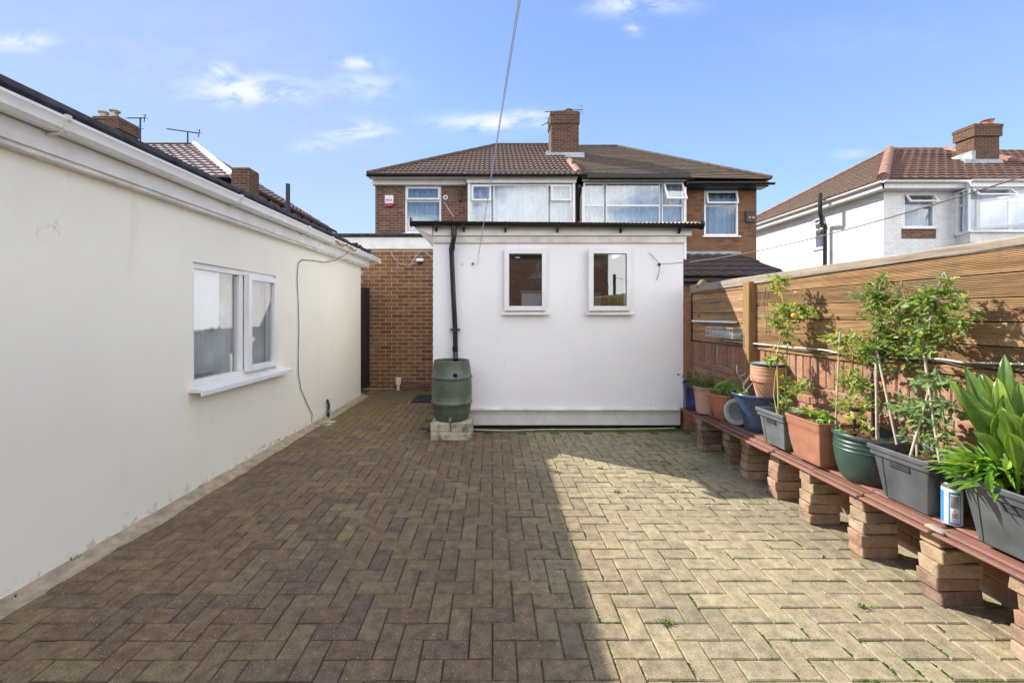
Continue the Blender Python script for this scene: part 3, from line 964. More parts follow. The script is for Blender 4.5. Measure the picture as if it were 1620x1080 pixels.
# down pipe with swan neck
dp = thing('downpipe', 'black downpipe with swan neck running from annexe gutter into water butt', 'downpipe', (-.47, 5.07, 0))
mb = MB(); P_ = [at(718, 358, 5.035), at(718, 376, 5.035), at(716, 386, 5.06), at(714, 392, 5.075), at(714.5, 402, 5.085), at(717, 460, 5.085), at(720, 520, 5.085), at(720.5, 555, 5.085), at(720.5, 561, 5.075), at(721, 569, 5.03)]
mb.tube(P_, .031, 16); mb.build('pipe', 'black_plastic', dp, smooth=60)
for (a, b) in (((716, 388), (714.2, 397)), ((718, 366), (718, 373)), ((720, 548), (720.3, 555))):
    mb = MB(); mb.tube([at(*a, 5.07 if a[1] > 380 else 5.04), at(*b, 5.08 if b[1] > 380 else 5.04)], .036, 16); mb.build('collar', 'black_plastic', dp, smooth=60)
for py in (521,):
    q = at(719.7, py, 5.085); mb = MB(); mb.cbox(q.x - .062, q.x + .062, q.y + .0, q.y + .062, q.z - .008, q.z + .008, .003); mb.tube([(q.x, q.y, q.z - .009), (q.x, q.y, q.z + .009)], .041, 16)
    mb.build('pipe_clip', 'dark_metal', dp)

def small_window(x0, x1, z0, z1, opened, nm):
    w_ = MB(fy(AY)); w_.ring(x0 + .003, x1 - .003, -.075, -.01, z0 + .003, z1 - .003, .035)
    W_ = w_.build('window', 'upvc', an)
    # projecting sash hung on the right side, ajar
    ang = R(-3.5 if opened else -1.2)
    hx = x1 + .005
    def sx(q):
        u_, d_ = q.x - hx, q.y
        uu = u_ * math.cos(ang) - d_ * math.sin(ang); dd = u_ * math.sin(ang) + d_ * math.cos(ang)
        return Vector((hx + uu, AY - (dd + .012), q.z))
    s_ = MB(sx); s_.ring(x0 - .018, x1 + .005, 0, .045, z0 - .018, z1 + .02, .058)
    sh = s_.build('sash', 'upvc', W_)
    s_ = MB(sx); s_.box(x0 + .04, x1 - .053, .018, .024, z0 + .04, z1 - .038); s_.build('pane', 'glass', W_)
    s_ = MB(sx); s_.ring(x0 + .039, x1 - .052, .026, .032, z0 + .039, z1 - .037, .007); s_.build('bead', 'dark_metal', W_)
    s_ = MB(fy(AY)); s_.prism([(-.02, z0 - .028), (-.02, z0 - .022), (.05, z0 - .036), (.06, z0 - .042), (.06, z0 - .068), (.05, z0 - .068), (.05, z0 - .05), (-.02, z0 - .04)], 'X', x0 - .045, x1 + .045)
    s_.build('sill', 'upvc', W_)
    return W_
W1 = small_window(*h1, False, 1)
W2 = small_window(*h2, True, 2)
mb = MB(fy(AY)); mb.box(.285, .34, .024, .0255, 2.125, 2.14); mb.build('sticker', 'white_paint', W1)
# interior of the annexe
mb = MB(); mb.box(AX0 + .21, AX1 - .21, 7.7, 7.88, -.03, 2.7); mb.build('inner_wall', 'mortar_grey', an)
mb = MB(); mb.box(AX0 + .21, AX1 - .21, AY + .21, 7.69, -.03, .02); mb.build('floor', 'interior', an)
t_ = thing('pendant_lamp', 'white pendant lamp hanging behind the left annexe window', 'lamp', (.61, 5.75, 1.9))
mb = MB(); mb.lathe([(.02, 2.14), (.022, 2.07), (.03, 2.05), (.05, 2.02), (.14, 1.94), (.145, 1.925), (.135, 1.93), (.04, 2.01)], .63, 5.75, 24); mb.build('lamp_shade', 'upvc', t_, smooth=50)
mb = MB(); mb.tube([(.63, 5.75, 2.14), (.63, 5.75, 2.60)], .006, 6); mb.build('flex', 'white_cable', t_)
t_ = thing('storage_shelf', 'cluttered wooden shelf seen through the right annexe window', 'shelf', (1.6, 6.2, 0))
mb = MB(); mb.cbox(1.0, 2.1, 6.1, 6.4, 1.52, 1.55, .004); mb.cbox(1.0, 1.03, 6.1, 6.4, .02, 1.519, .004); mb.cbox(2.07, 2.1, 6.1, 6.4, .02, 1.519, .004); mb.build('shelf', 'fence', t_)
for (x_, w_, h_, mt) in ((1.16, .12, .22, 'grey_lid'), (1.38, .14, .3, 'dark_grey_plastic'), (1.58, .10, .2, 'white_paint'), (1.92, .06, .6, 'lime_yellow')):
    mb = MB(); mb.cbox(x_ - w_ / 2, x_ + w_ / 2, 6.15, 6.3, 1.551, 1.551 + h_, .01)
    o = mb.build('storage_box', mt); tag(o, {'grey_lid': 'pale grey box on the shelf behind the right annexe window', 'dark_grey_plastic': 'dark tall box on the shelf behind the right annexe window', 'white_paint': 'small white box on the shelf behind the right annexe window', 'lime_yellow': 'narrow yellow box on the shelf behind the right annexe window'}[mt], 'box')

t_ = thing('wall_cupboard', 'white cupboard seen low behind the left annexe window', 'cupboard', (.6, 5.6, 0))
mb = MB(); mb.cbox(.40, .80, 5.62, 5.95, 1.40, 1.72, .006); mb.build('carcass', 'upvc', t_)
mb = MB(); mb.cbox(.38, .82, 5.60, 5.97, 1.721, 1.75, .004); mb.build('worktop', 'grey_lid', t_)
mb = MB(); mb.cbox(.42, .78, 5.64, 5.93, .02, 1.399, .006); mb.build('base', 'interior', t_)
# wall hooks and lines on the annexe
t_ = thing('wall_hook', 'rusty wall hook with three wire ends right of the annexe windows', 'hook', at(1044, 418, 5.14))
mb = MB(); c0 = at(1044, 418, 5.125); mb.lathe([(.004, 0), (.017, 0), (.02, .006), (.012, .012), (.004, .016)], 0, 0, 10)
mb.v = [Vector((q.x + c0.x, 5.148 - q.z, q.y + c0.z)) for q in mb.v]; mb.build('boss', 'dark_metal', t_)
for (a, b) in ((1027, 400), (1039, 443)):
    mb = MB(); mb.tube([c0, at((1044 + a) / 2 + 1, (418 + b) / 2, 5.12), at(a, b, 5.135)], .0035, 6); mb.build('wire_end', 'cable', t_)
for (a, b) in ((748, 417), (731, 418)):
    mb = MB(); q = at(a, b, 5.135); mb.tube([(q.x, 5.151, q.z), (q.x, 5.125, q.z)], .012 if a == 748 else .006, 8)
    o = mb.build('wall_plug', 'dark_metal'); tag(o, 'dark hook in the white wall beside the downpipe, holding the line' if a == 748 else 'tiny bolt in the white wall beside the downpipe', 'hook')
t_ = thing('clothes_line', 'pale twin clothes line running overhead from the annexe wall', 'clothes line', (-.17, 5.1, 2.1))
def sagline(a, b, s, n=24):
    return [a.lerp(b, k / n) - Vector((0, 0, 4 * s * (k / n) * (1 - k / n))) for k in range(n + 1)]
A0 = at(757, 405, 5.12)
mb = MB(); mb.tube(sagline(A0, Vector((.156, -.6, 2.20)), .0), .0015, 5); mb.build('strand', 'cord', t_)
mb = MB(); mb.tube(sagline(A0, Vector((.165, -.6, 2.235)), .012), .0015, 5); mb.build('strand', 'cord', t_)
mb = MB(); mb.tube([at(757, 405, 5.12), at(756, 418, 5.12), at(749, 418, 5.115)], .003, 5); mb.build('loose_end', 'cord', t_)
mb = MB(); mb.tube([A0.lerp(Vector((.158, -.6, 2.21)), q) for q in (.02, .1, .2, .3)], .0035, 6); mb.build('doubled_part', 'cord', t_)
t_ = thing('washing_line', 'grey washing line sagging from annexe hook over the fence to the right', 'clothes line', (2.1, 5.1, 2.0))
mb = MB(); mb.tube(sagline(c0, Vector((2.9, 1.9, 2.21)), .115), .0042, 6); mb.build('strand', 'cable', t_)
mb = MB(); mb.tube([(2.9, 1.9, 0), (2.9, 1.9, 2.25)], .03, 10); mb.build('post', 'dark_metal', t_)
# hose along the annexe foot
mb = MB(); mb.tube([at(745, 679, 5.0), at(800, 681, 5.0), at(870, 679, 5.03), at(950, 679, 5.03), at(1030, 678, 5.03), at(1068, 677, 5.05)], .009, 7)
o = mb.build('hose', 'cane', smooth=60); tag(o, 'thin buff hose lying along the foot of the white annexe', 'hose')

# ------------------------------------------------------------------ water butt on stone blocks
bz0 = .20
wb = thing('water_butt', 'green plastic barrel water butt standing on stone blocks under the downpipe', 'water butt', (-.48, 4.87, bz0))
H = .69
prof = [(.185, 0), (.203, .012), (.225, .12), (.2375, .185), (.247, .192), (.250, .205), (.247, .218), (.239, .226), (.243, .30), (.243, .40), (.238, .475), (.246, .482), (.249, .495), (.246, .51), (.236, .518), (.225, .60), (.212, .672), (.215, .682), (.208, .69), (.197, .688), (.195, .66), (.20, .5), (.2, .35), (.01, .345)]
mb = MB(); mb.lathe([(a * .98, b + bz0) for a, b in prof], -.48, 4.87, 48); mb.build('barrel', 'green_plastic', wb, smooth=50)
q = at(720, 594, 4.87 - .228)
mb = MB(); mb.lathe([(.002, 0), (.026, 0), (.028, .01), (.024, .014), (.002, .01)], 0, 0, 16)
mb.v = [Vector((q.x + a.x, q.y + .012 - a.z, q.z + a.y)) for a in mb.v]; mb.build('bung', 'black_plastic', wb, smooth=40)
mb = MB(); mb.tube([(-.475, 4.66, bz0 + .045), (-.475, 4.615, bz0 + .045), (-.475, 4.60, bz0 + .02)], [.024, .02, .014], 10); mb.build('tap', 'green_plastic', wb, smooth=50)
bs = thing('stone_plinth', 'stack of pale weathered stone blocks carrying the green water butt', 'block stack', (-.48, 4.87, 0))
for (x0_, x1_, y0_, y1_, z0_, z1_) in ((-.70, -.235, 4.645, 4.87, .0015, .098), (-.70, -.235, 4.875, 5.09, .0015, .098), (-.70, -.475, 4.65, 4.86, .1, .198), (-.468, -.235, 4.645, 4.86, .1, .198), (-.70, -.475, 4.87, 5.08, .1, .198), (-.468, -.235, 4.87, 5.08, .1, .198)):
    mb = MB(); mb.cbox(x0_, x1_, y0_, y1_, z0_, z1_, .008, .003); mb.build('stone_block', 'stone', bs)

# ------------------------------------------------------------------ house extension behind with single bricks
EY = 7.9
ex = thing('house_extension', 'flat roofed red brick extension between cream outbuilding and annexe', 'building', (-1.6, EY, 0))
mb = MB(); mb.box(-2.9, -.6, EY + .006, EY + .25, -.03, 2.68); core = mb.build('wall', 'mortar', ex)
bm_ = MB(); bm_.cbox(-.1075, .1075, -.05, .05, -.0325, .0325, .004)
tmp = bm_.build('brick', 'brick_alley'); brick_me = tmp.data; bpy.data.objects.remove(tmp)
def put_brick(me, loc, parent, rot=(0, 0, 0), scale=None):
    o = bpy.data.objects.new('brick', me); col.objects.link(o); o.parent = parent
    o.location = Vector(loc) - OFF[parent.name]
    o.rotation_euler = rot
    if scale: o.scale = scale
    return o
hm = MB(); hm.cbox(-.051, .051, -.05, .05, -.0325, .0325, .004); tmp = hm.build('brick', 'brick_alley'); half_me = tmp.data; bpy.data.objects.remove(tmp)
rb = random.Random(2)
cnt = 0
for row in range(35):
    z_ = .045 + .075 * row
    if z_ > 2.66: break
    off_ = (row % 2) * .1125
    for k in range(-1, 12):
        x_ = -2.72 + .225 * k + off_
        if x_ < -2.5 or x_ > -.68: continue
        me_ = brick_me
        put_brick(me_, (x_, EY + .05 + rb.uniform(-.0015, .0015), z_), core, (0, rb.gauss(0, .004), 0)); cnt += 1
rest = MB()
for row in range(35):
    z_ = .045 + .075 * row
    if z_ > 2.66: break
    for x_ in (-2.83, -2.61):
        if (x_ + (row % 2) * .1125) < -2.5: rest.cbox(x_ - .1 + (row % 2) * .1125 - .02, x_ + .1 + (row % 2) * .1125 - .02, EY, EY + .1, z_ - .0325, z_ + .0325, .004)
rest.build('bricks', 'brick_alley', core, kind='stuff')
mb = MB(fy(EY)); mb.cbox(-4.6, -.75, .003, .05, 2.675, 2.90, .005); mb.build('fascia', 'white_paint', ex)
mb = MB(); mb.prism([(-3.55, 2.68), (-3.45, 2.68), (-3.45, 2.67), (-3.55, 2.67)], 'Y', 7.9, 7.95)
mb = MB(); mb.cbox(-4.65, 2.3, EY - .09, 11.95, 2.905, 2.965, .01); mb.build('roof', 'felt', ex)
mb = MB(); mb.box(-4.6, -2.95, EY + .01, 11.9, 2.3, 2.67); mb.build('side_wall', 'cream', ex)
mb = MB(); mb.box(-.6, 2.3, EY + .006, EY + .25, 2.3, 2.9); mb.build('upper_wall', 'house_brick', ex)
# red air bricks low down
for (x0_, x1_) in ((-1.79, -1.45), (-1.44, -1.1), (-1.09, -.76)):
    mb = MB(fy(EY)); mb.cbox(x0_, x1_, .002, .03, .02, .085, .006); mb.cbox(x0_, x1_, .002, .026, .09, .155, .006); mb.build('base_tile', 'redtile', ex)
t_ = thing('security_light', 'small white security light with cable on the brick wall of the alley', 'lamp', at(664, 413, EY))
q = at(665, 413, EY)
mb = MB(); mb.cbox(q.x - .07, q.x + .07, EY - .07, EY - .003, q.z - .012, q.z + .045, .008); mb.build('housing', 'upvc', t_)
mb = MB(); mb.cbox(q.x - .045, q.x + .04, EY - .06, EY - .01, q.z - .06, q.z - .013, .01); mb.build('sensor', 'black_plastic', t_)
mb = MB(); mb.tube([at(a, b, EY - .012) for a, b in ((657, 416), (645, 420), (632, 417), (622, 406), (618, 396))], .005, 6); mb.tube([at(a, b, EY - .012) for a, b in ((650, 418), (660, 402), (668, 396), (675, 400), (684, 408))], .005, 6)
o = mb.build('cable', 'white_cable'); tag(o, 'loose white cable looping above the security light on the alley bricks', 'cable')
mb = MB(); q = at(630, 604, EY - .1); mb.lathe([(.01, 0), (.05, .0), (.058, .05), (.06, .13), (.05, .13), (.045, .02), (.01, .015)], q.x, q.y - .0, 14); mb.v = [a + Vector((0, 0, .10)) for a in mb.v]
mb.tube([(q.x, q.y, -.0), (q.x, q.y, .101)], .03, 8)
o = mb.build('vent_cowl', 'white_paint', smooth=40); tag(o, 'small white vent cowl low on the alley brick wall', 'vent')
mb = MB(); mb.cbox(-1.32, -.80, 6.66, 7.25, .006, .02, .006); o = mb.build('door_mat', 'felt'); tag(o, 'black door mat lying in the alley behind the water butt', 'door mat')
# gate
gt = thing('side_gate', 'tall dark side gate with spikes between outbuilding and brick wall', 'gate', (-2.4, 7.6, 0))
def gx(q): 
    return Vector((-2.50 + (q.x - 7.1) * .18 + q.y, q.x, q.z))
for k in range(8):
    mb = MB(gx); mb.cbox(7.1 + k * .097, 7.1 + k * .097 + .094, 0, .02, .05, 1.93, .003); mb.build('board', 'gate_black', gt)
mb = MB(gx); mb.cbox(7.1, 7.87, -.03, -.001, .3, .38, .004); mb.cbox(7.1, 7.87, -.03, -.001, 1.6, 1.68, .004); mb.build('rail', 'gate_black', gt)
for k in range(9):
    mb = MB(gx); mb.tube([(7.14 + k * .09, .01, 1.93), (7.14 + k * .09, .01, 2.07), (7.14 + k * .09, .01, 2.10)], [.006, .006, .001], 6); mb.build('spike', 'dark_metal', gt)


# ------------------------------------------------------------------ tiled roof builder
def roof_plane(mb, e0, e1, t0, t1, gauge=.33, roll=.15, amp=.022, lift=.035, seg=4):
    """eaves e0-e1 up to top t0-t1 (coplanar); rows of overlapping rolled tiles"""
    e0, e1, t0, t1 = map(Vector, (e0, e1, t0, t1))
    ax = (e1 - e0).normalized()
    nrm = ax.cross(((t0 + t1) - (e0 + e1))).normalized()
    if nrm.z < 0: nrm = -nrm
    upv = nrm.cross(ax)
    if upv.z < 0: upv = -upv
    Ls = (t0 - e0).dot(upv)
    nc = max(1, round(Ls / gauge)); gz = Ls / nc
    org = e0
    def bounds(s):
        f = s / Ls
        a = e0.lerp(t0, f); b = e1.lerp(t1, f)
        return (a - org).dot(ax), (b - org).dot(ax)
    for c_ in range(nc):
        s0, s1 = c_ * gz, (c_ + 1) * gz
        l0, r0 = bounds(s0); l1, r1 = bounds(s1)
        lo, hi = min(l0, l1), max(r0, r1)
        n_ = int((hi - lo) / roll * seg) + 2
        step = roll / seg
        k0 = math.floor(lo / step)
        cols_ = [min(max((k0 + k) * step, lo), hi) for k in range(n_ + 1)]
        vs = []; js = random.uniform(-.004, .004)
        for u_ in cols_:
            hgt = amp * (abs(math.sin(math.pi * u_ / roll)) ** 1.0)
            ua = min(max(u_, l0), r0); ub = min(max(u_, l1), r1)
            b0 = org + ax * ua + upv * (s0 - .02)
            b1 = org + ax * ub + upv * s1
            vs += [b0 - nrm * .0, b0 + nrm * (lift + hgt + js), b1 + nrm * (.004 + hgt)]
        fs = []
        for k in range(n_):
            if abs(cols_[k + 1] - cols_[k]) < 1e-6: continue
            a = 3 * k; b = a + 3
            fs += [(a, b, b + 1, a + 1), (a + 1, b + 1, b + 2, a + 2)]
        mb.add(vs, fs)


def ridge_line(mb, a, b, r=.11, seg=.4):
    a, b = Vector(a), Vector(b); L = (b - a).length; n_ = max(1, round(L / seg))
    for k in range(n_):
        p0 = a.lerp(b, k / n_); p1 = a.lerp(b, (k + 1) / n_)
        mb.tube([p0, p0.lerp(p1, .5), p1], [r * 1.04, r, r * .97], 10)


def house_window(house, u0, u1, z0, z1, xf, layout, cur='net', glass='glass_up', d=-.06, name='window', sill=True, fr=.05):
    """layout: list of (u0,u1,z0,z1,open) opening lights in fractions"""
    f = MB(xf); f.ring(u0, u1, d, d + .055, z0, z1, fr)
    W_ = None
    lights = []
    for (a0, a1, b0, b1, op) in layout:
        lights.append((u0 + fr * .5 + (u1 - u0 - fr) * a0, u0 + fr * .5 + (u1 - u0 - fr) * a1, z0 + fr * .5 + (z1 - z0 - fr) * b0, z0 + fr * .5 + (z1 - z0 - fr) * b1, op))
    W_ = f.build(name, 'upvc', house)
    for (a, b, c_, e, op) in lights:
        if op is None:                     # fixed glass between thin bars
            m_ = MB(xf); m_.ring(a, b, d + .004, d + .045, c_, e, .026); m_.build('bar', 'upvc', W_)
            m_ = MB(xf); m_.box(a + .026, b - .026, d + .02, d + .026, c_ + .026, e - .026); m_.build('pane', glass, W_)
        else:
            ang = R(op)
            def sx(q, zt=e):
                dz_ = q.z - zt; dd = q.y
                return xf(Vector((q.x, (d + .05) + dd * math.cos(ang) - dz_ * math.sin(ang), zt + dz_ * math.cos(ang) + dd * math.sin(ang))))
            m_ = MB(sx); m_.ring(a + .012, b - .012, 0.004, .04, c_ + .012, e - .012, .05); m_.build('sash', 'upvc', W_)
            m_ = MB(sx); m_.box(a + .062, b - .062, .02, .026, c_ + .062, e - .062); m_.build('pane', glass, W_)
            m_ = MB(xf); m_.ring(a, b, d + .004, d + .045, c_, e, .022); m_.build('bar', 'upvc', W_)
    if cur: curtain(u0 + .03, u1 - .03, z0 + .01, z1 - .01, d - .12, .04, .19, xf, cur, W_)
    if sill:
        m_ = MB(xf); m_.cbox(u0 - .06, u1 + .06, -.02, .05, z0 - .05, z0 - .003, .006); m_.build('sill', 'upvc', W_)
    return W_


# ------------------------------------------------------------------ pair of semi-detached houses behind
HY = 12.0
hl = thing('semi_house', 'left brick semi-detached house with ribbed brown tiles and alarm box', 'house', (-.5, HY, 0))
hr_ = thing('semi_house', 'right brick semi-detached house with mossy dark roof and open bay window', 'house', (5.0, HY, 0))
XL, XP, XR = -3.41, 2.42, 7.69
EZ, RZ, RYr = 5.35, 7.89, 15.75
s = F / HY
def hx(px, Y=HY): return (px - PX) * Y / F
def hz(py, Y=HY): return EYE + (PY - py) * Y / F
f12 = fy(HY)
lwH = (hx(641), hx(698), hz(369), hz(294))
lbay = (hx(745), hx(905)); 
BY = 11.55                      # front of the bays
mb = MB(f12); mb.wall(XL, XP, -.05, 5.22, -.25, 0, [lwH, (hx(742), hx(903), 3.1, 5.1)]); mb.build('wall', 'house_brick', hl)
mb = MB(); mb.box(XL, XL + .25, HY + .25, 19.4, -.05, 5.22); mb.box(XL + .25, XP, 19.15, 19.4, -.05, 5.22); mb.build('side_wall', 'house_brick', hl)
rwH = (hx(1114), hx(1168), hz(373), hz(301))
mb = MB(f12); mb.wall(XP + .005, XR, -.05, 5.22, -.25, 0, [rwH, (hx(925), hx(1085), 3.1, 5.0)]); mb.build('wall', 'house_brick_warm', hr_)
mb = MB(); mb.box(XR - .25, XR, HY + .25, 19.4, -.05, 5.22); mb.box(XP + .005, XR - .25, 19.15, 19.4, -.05, 5.22); mb.build('side_wall', 'house_brick_warm', hr_)
mb = MB(); mb.box(XP - .05, XP + .05, HY + .26, 19.1, 0, 6.0); mb.build('party_wall', 'interior', hl)
mb = MB(); mb.box(XL + .3, XP - .1, HY + .3, 19.0, 2.7, 2.8); mb.build('floor', 'interior', hl)
mb = MB(); mb.box(XP + .1, XR - .3, HY + .3, 19.0, 2.7, 2.8); mb.build('floor', 'interior', hr_)
# bays
def bay(house, x0, x1, z1, mat_side, Y0=BY):
    for xx in (x0, x1 - .07):
        m_ = MB(); m_.box(xx, xx + .07, Y0, HY - .003, 2.98, z1); m_.build('bay_cheek', 'upvc', house)
    m_ = MB(); m_.box(x0, x1, Y0, HY - .003, 2.9, 2.975); m_.build('bay_base', 'white_paint', house)
bx0, bx1 = hx(740, BY), hx(910, BY)
bay(hl, bx0, bx1, 5.10, 'upvc')
wx = fy(BY)
z0b, z1b = 3.0, hz(290, BY)
house_window(hl, bx0 + .072, bx1 - .072, z0b, z1b, lambda q: Vector((q.x, BY + .06 - q.y, q.z)),
             [(0, .20, .77, 1, 2), (0, .20, 0, .77, None), (.22, .77, 0, 1, None), (.79, 1, .77, 1, 2), (.79, 1, 0, .77, None)], 'net', d=-.05, sill=False)
m_ = MB(fy(BY)); m_.cbox(bx0 - .03, bx1 + .03, -.02, .03, z1b + .005, z1b + .10, .006); m_.cbox(bx0 - .05, bx1 + .05, -.02, .07, z1b + .104, z1b + .235, .006); m_.build('bay_fascia', 'white_paint', hl)
cx0, cx1 = hx(921, BY), hx(1086, BY)
bay(hr_, cx0, cx1, 5.0, 'upvc')
z1c = hz(287, BY)
house_window(hr_, cx0 + .05, cx1 - .05, z0b, z1c, lambda q: Vector((q.x, BY + .06 - q.y, q.z)),
             [(0, .20, .70, 1, None), (0, .20, 0, .70, None), (.22, .77, .70, 1, None), (.22, .77, 0, .70, None), (.79, 1, .70, 1, 28), (.79, 1, 0, .70, None)], 'net', d=-.05, sill=False)
m_ = MB(fy(BY)); m_.cbox(cx0, cx1, -.02, .02, z1c + .005, z1c + .05, .005); m_.build('bay_fascia', 'dirty_upvc', hr_)
# single windows
house_window(hl, lwH[0] + .003, lwH[1] - .003, lwH[2] + .003, lwH[3] - .003, f12, [(0, 1, .70, 1, 1.5), (0, 1, 0, .69, None)], 'blue_blind')
house_window(hr_, rwH[0] + .003, rwH[1] - .003, rwH[2] + .003, rwH[3] - .003, f12, [(0, 1, .68, 1, 12), (0, 1, 0, .67, None)], 'blue_blind')
# roofs
eZ = 5.37
EYr = 11.62
A = (XL - .10, EYr + .06, eZ); rl = (hx(787, RYr), RYr, RZ); rm_ = (XP, RYr, RZ - .0)
pl = (rl[2] - eZ) / (RYr - EYr)
mb = MB(); roof_plane(mb, (XL - .10, EYr, eZ), (XP, EYr, eZ), rl, (XP, RYr, RZ), .33, .15, .028)
mb.build('roof_tiles', 'tile_brown', hl, kind='stuff', recalc=False)
YBk = RYr + (RYr - EYr)
mb = MB(); mb.add([(XL - .1, EYr, eZ), (XL - .1, YBk, eZ), rl, (XP, RYr, RZ), (XP, YBk, eZ)], [(0, 1, 2), (2, 1, 4, 3)]); mb.build('rear_roof', 'tile_brown', hl, recalc=False)
mb = MB(); ridge_line(mb, (XL - .1, EYr, eZ + .04), (rl[0], rl[1], rl[2] + .03), .07); ridge_line(mb, (rl[0], rl[1], rl[2] + .02), (XP, RYr, RZ + .02), .07); mb.build('ridge_tiles', 'ridge_grey', hl, smooth=50)
rr = (hx(975, RYr), RYr, RZ - .03)
mb = MB(); roof_plane(mb, (XP + .02, EYr, eZ - .04), (XR + .18, EYr, eZ - .12), (XP + .02, RYr, RZ - .04), rr, .19, .19, .004, .022, 2)
mb.build('roof_tiles', 'tile_mossy', hr_, kind='stuff', recalc=False)
mb = MB(); mb.add([(XR + .18, EYr, eZ - .12), (XR + .18, YBk, eZ - .12), rr, (XP + .02, RYr, RZ - .04), (XP + .02, YBk, eZ)], [(0, 1, 2), (2, 1, 4, 3)]); mb.build('rear_roof', 'tile_mossy', hr_, recalc=False)
mb = MB(); ridge_line(mb, (XR + .18, EYr, eZ - .08), rr, .055, .33); ridge_line(mb, rr, (XP + .02, RYr, RZ - .04), .06); mb.build('ridge_tiles', 'tile_mossy', hr_, smooth=50)
# pink bonded tiles at the party line
mb = MB(); q0 = Vector((XP + .02, EYr + .02, eZ + .06)); q1 = Vector((XP + .02, RYr, RZ + .06)); ridge_line(mb, q0, q0.lerp(q1, .34), .10, .45); mb.build('bonding_tiles', 'ridge_pink', hl, smooth=50)
# bay top roof strips (eaves run forward over the bays)
mb = MB(); roof_plane(mb, (bx0 - .08, BY - .12, eZ - .07), (XP, BY - .12, eZ - .07), (bx0 - .08, EYr + .3, eZ + .19), (XP, EYr + .3, eZ + .19), .33, .15, .028)
mb.build('bay_roof_tiles', 'tile_brown', hl, kind='stuff', recalc=False)
mb = MB(); roof_plane(mb, (XP + .03, BY - .12, eZ - .15), (cx1 + .1, BY - .12, eZ - .15), (XP + .03, EYr + .3, eZ + .10), (cx1 + .1, EYr + .3, eZ + .10), .19, .19, .004, .022, 2)
mb.build('bay_roof_tiles', 'tile_mossy', hr_, kind='stuff', recalc=False)
# gutters, fascia, soffits
def hgut(house, x0, x1, y, z, mat='black_plastic'):
    m_ = MB(); gutter_profile(m_, [(lambda a, b, x_=x_: (x_, y + a, z + b)) for x_ in (x0, x1)], hr + hr2); return m_.build('gutter', mat, house, smooth=40)
hgut(hl, XL - .13, bx0 - .05, EYr - .03, hz(277, EYr)); hgut(hl, bx0 - .10, XP + .2, BY - .17, hz(276.5, BY - .17))
hgut(hr_, XP + .22, cx1 + .15, BY - .17, hz(281.5, BY - .17)); hgut(hr_, cx1 + .05, XR + .24, EYr - .03, hz(290, EYr))
m_ = MB(); m_.box(XL - .04, bx0 - .06, HY - .15, HY - .004, 5.165, 5.30); m_.build('fascia', 'white_paint', hl)
m_ = MB(); m_.box(XL - .1, XP, EYr + .02, HY - .16, 5.305, 5.32); m_.build('soffit', 'white_paint', hl)
m_ = MB(); m_.box(cx1 + .06, XR + .12, EYr + .03, HY - .004, 5.05, 5.19); m_.box(cx0, cx1 + .06, BY - .1, BY - .025, z1c + .055, z1c + .2); m_.build('fascia', 'dark_metal', hr_)
# downpipe between the bays
m_ = MB(); m_.tube([(hx(916, 11.45), 11.45, 5.0), (hx(916, 11.9), 11.75, 4.9), (hx(916, 11.9), 11.9, 4.75), (hx(916, 11.9), 11.9, .3)], .04, 10); m_.build('downpipe', 'black_plastic', hl, smooth=50)
m_ = MB(); m_.box(bx0 - .28, bx0 - .20, HY - .08, HY - .003, 4.72, 5.02); m_.build('hopper', 'black_plastic', hl)
# chimney
def chimney(parent, x0, x1, y0, y1, z0, z1, mat='chimney_brick', corb=.03, name='chimney'):
    m_ = MB(); m_.box(x0, x1, y0, y1, z0, z1 - .42); m_.box(x0 - corb, x1 + corb, y0 - corb, y1 + corb, z1 - .418, z1 - .13); m_.box(x0 - corb * 1.3, x1 + corb * 1.3, y0 - corb * 1.3, y1 + corb * 1.3, z1 - .128, z1 - .03)
    m_.cbox(x0, x1, y0, y1, z1 - .029, z1 + .02, .02)
    return m_.build(name, mat, parent)
ch = chimney(hl, 1.99, 2.92, 13.93, 14.6, 6.2, 8.30)
m_ = MB(); m_.lathe([(.10, 8.32), (.12, 8.34), (.105, 8.44), (.12, 8.47), (.08, 8.47)], 2.62, 14.2, 14); m_.build('chimney_pot', 'chimney_brick', ch, smooth=40)
m_ = MB(); m_.prism([(13.85, 6.63), (13.925, 6.62), (13.925, 6.9), (13.90, 6.9)], 'X', 1.8, 3.1); m_.box(1.82, 1.985, 13.9, 14.1, 6.75, 6.95); m_.build('flashing', 'lead', ch)

def aerial(label, base, z1, boom0, boom1, n=10, vert=False, name='tv_aerial', second=None, r=.012):
    t_ = thing(name, label, 'aerial', base)
    b = Vector(base)
    m_ = MB(); m_.tube([b, (b.x, b.y, z1)], r * 1.3, 8); m_.build('mast', 'dark_metal', t_)
    booms = [(boom0, boom1)] + ([second] if second else [])
    for (p0, p1) in booms:
        p0, p1 = Vector(p0), Vector(p1)
        m_ = MB(); m_.tube([p0, p1], r, 6); m_.build('boom', 'dark_metal', t_)
        m_ = MB()
        for k in range(n):
            q = p0.lerp(p1, k / (n - 1)); hl_ = .07 + .06 * k / n
            d = Vector((0, 0, hl_)) if vert else Vector((.25 * hl_, hl_, .5 * hl_))
            m_.tube([q - d, q + d], r * .4, 5)
        m_.build('elements', 'dark_metal', t_)
        m_ = MB(); d = Vector((0, .03, .16)); m_.tube([p1 - d, p1 + d], r * .8, 5); m_.tube([p1 - Vector((.1, 0, -.12)), p1 + Vector((.02, 0, .12))], r * .5, 5); m_.build('reflector', 'dark_metal', t_)
    return t_
q0, q1 = at(862, 177, 14.2), at(921, 173.5, 14.2)
aerial('long tv aerial lying across the top of the central brick chimney', (2.75, 14.2, 8.3), 8.5, q0, q1, 12, second=(at(857, 199, 14.3), at(868, 193, 14.3)))

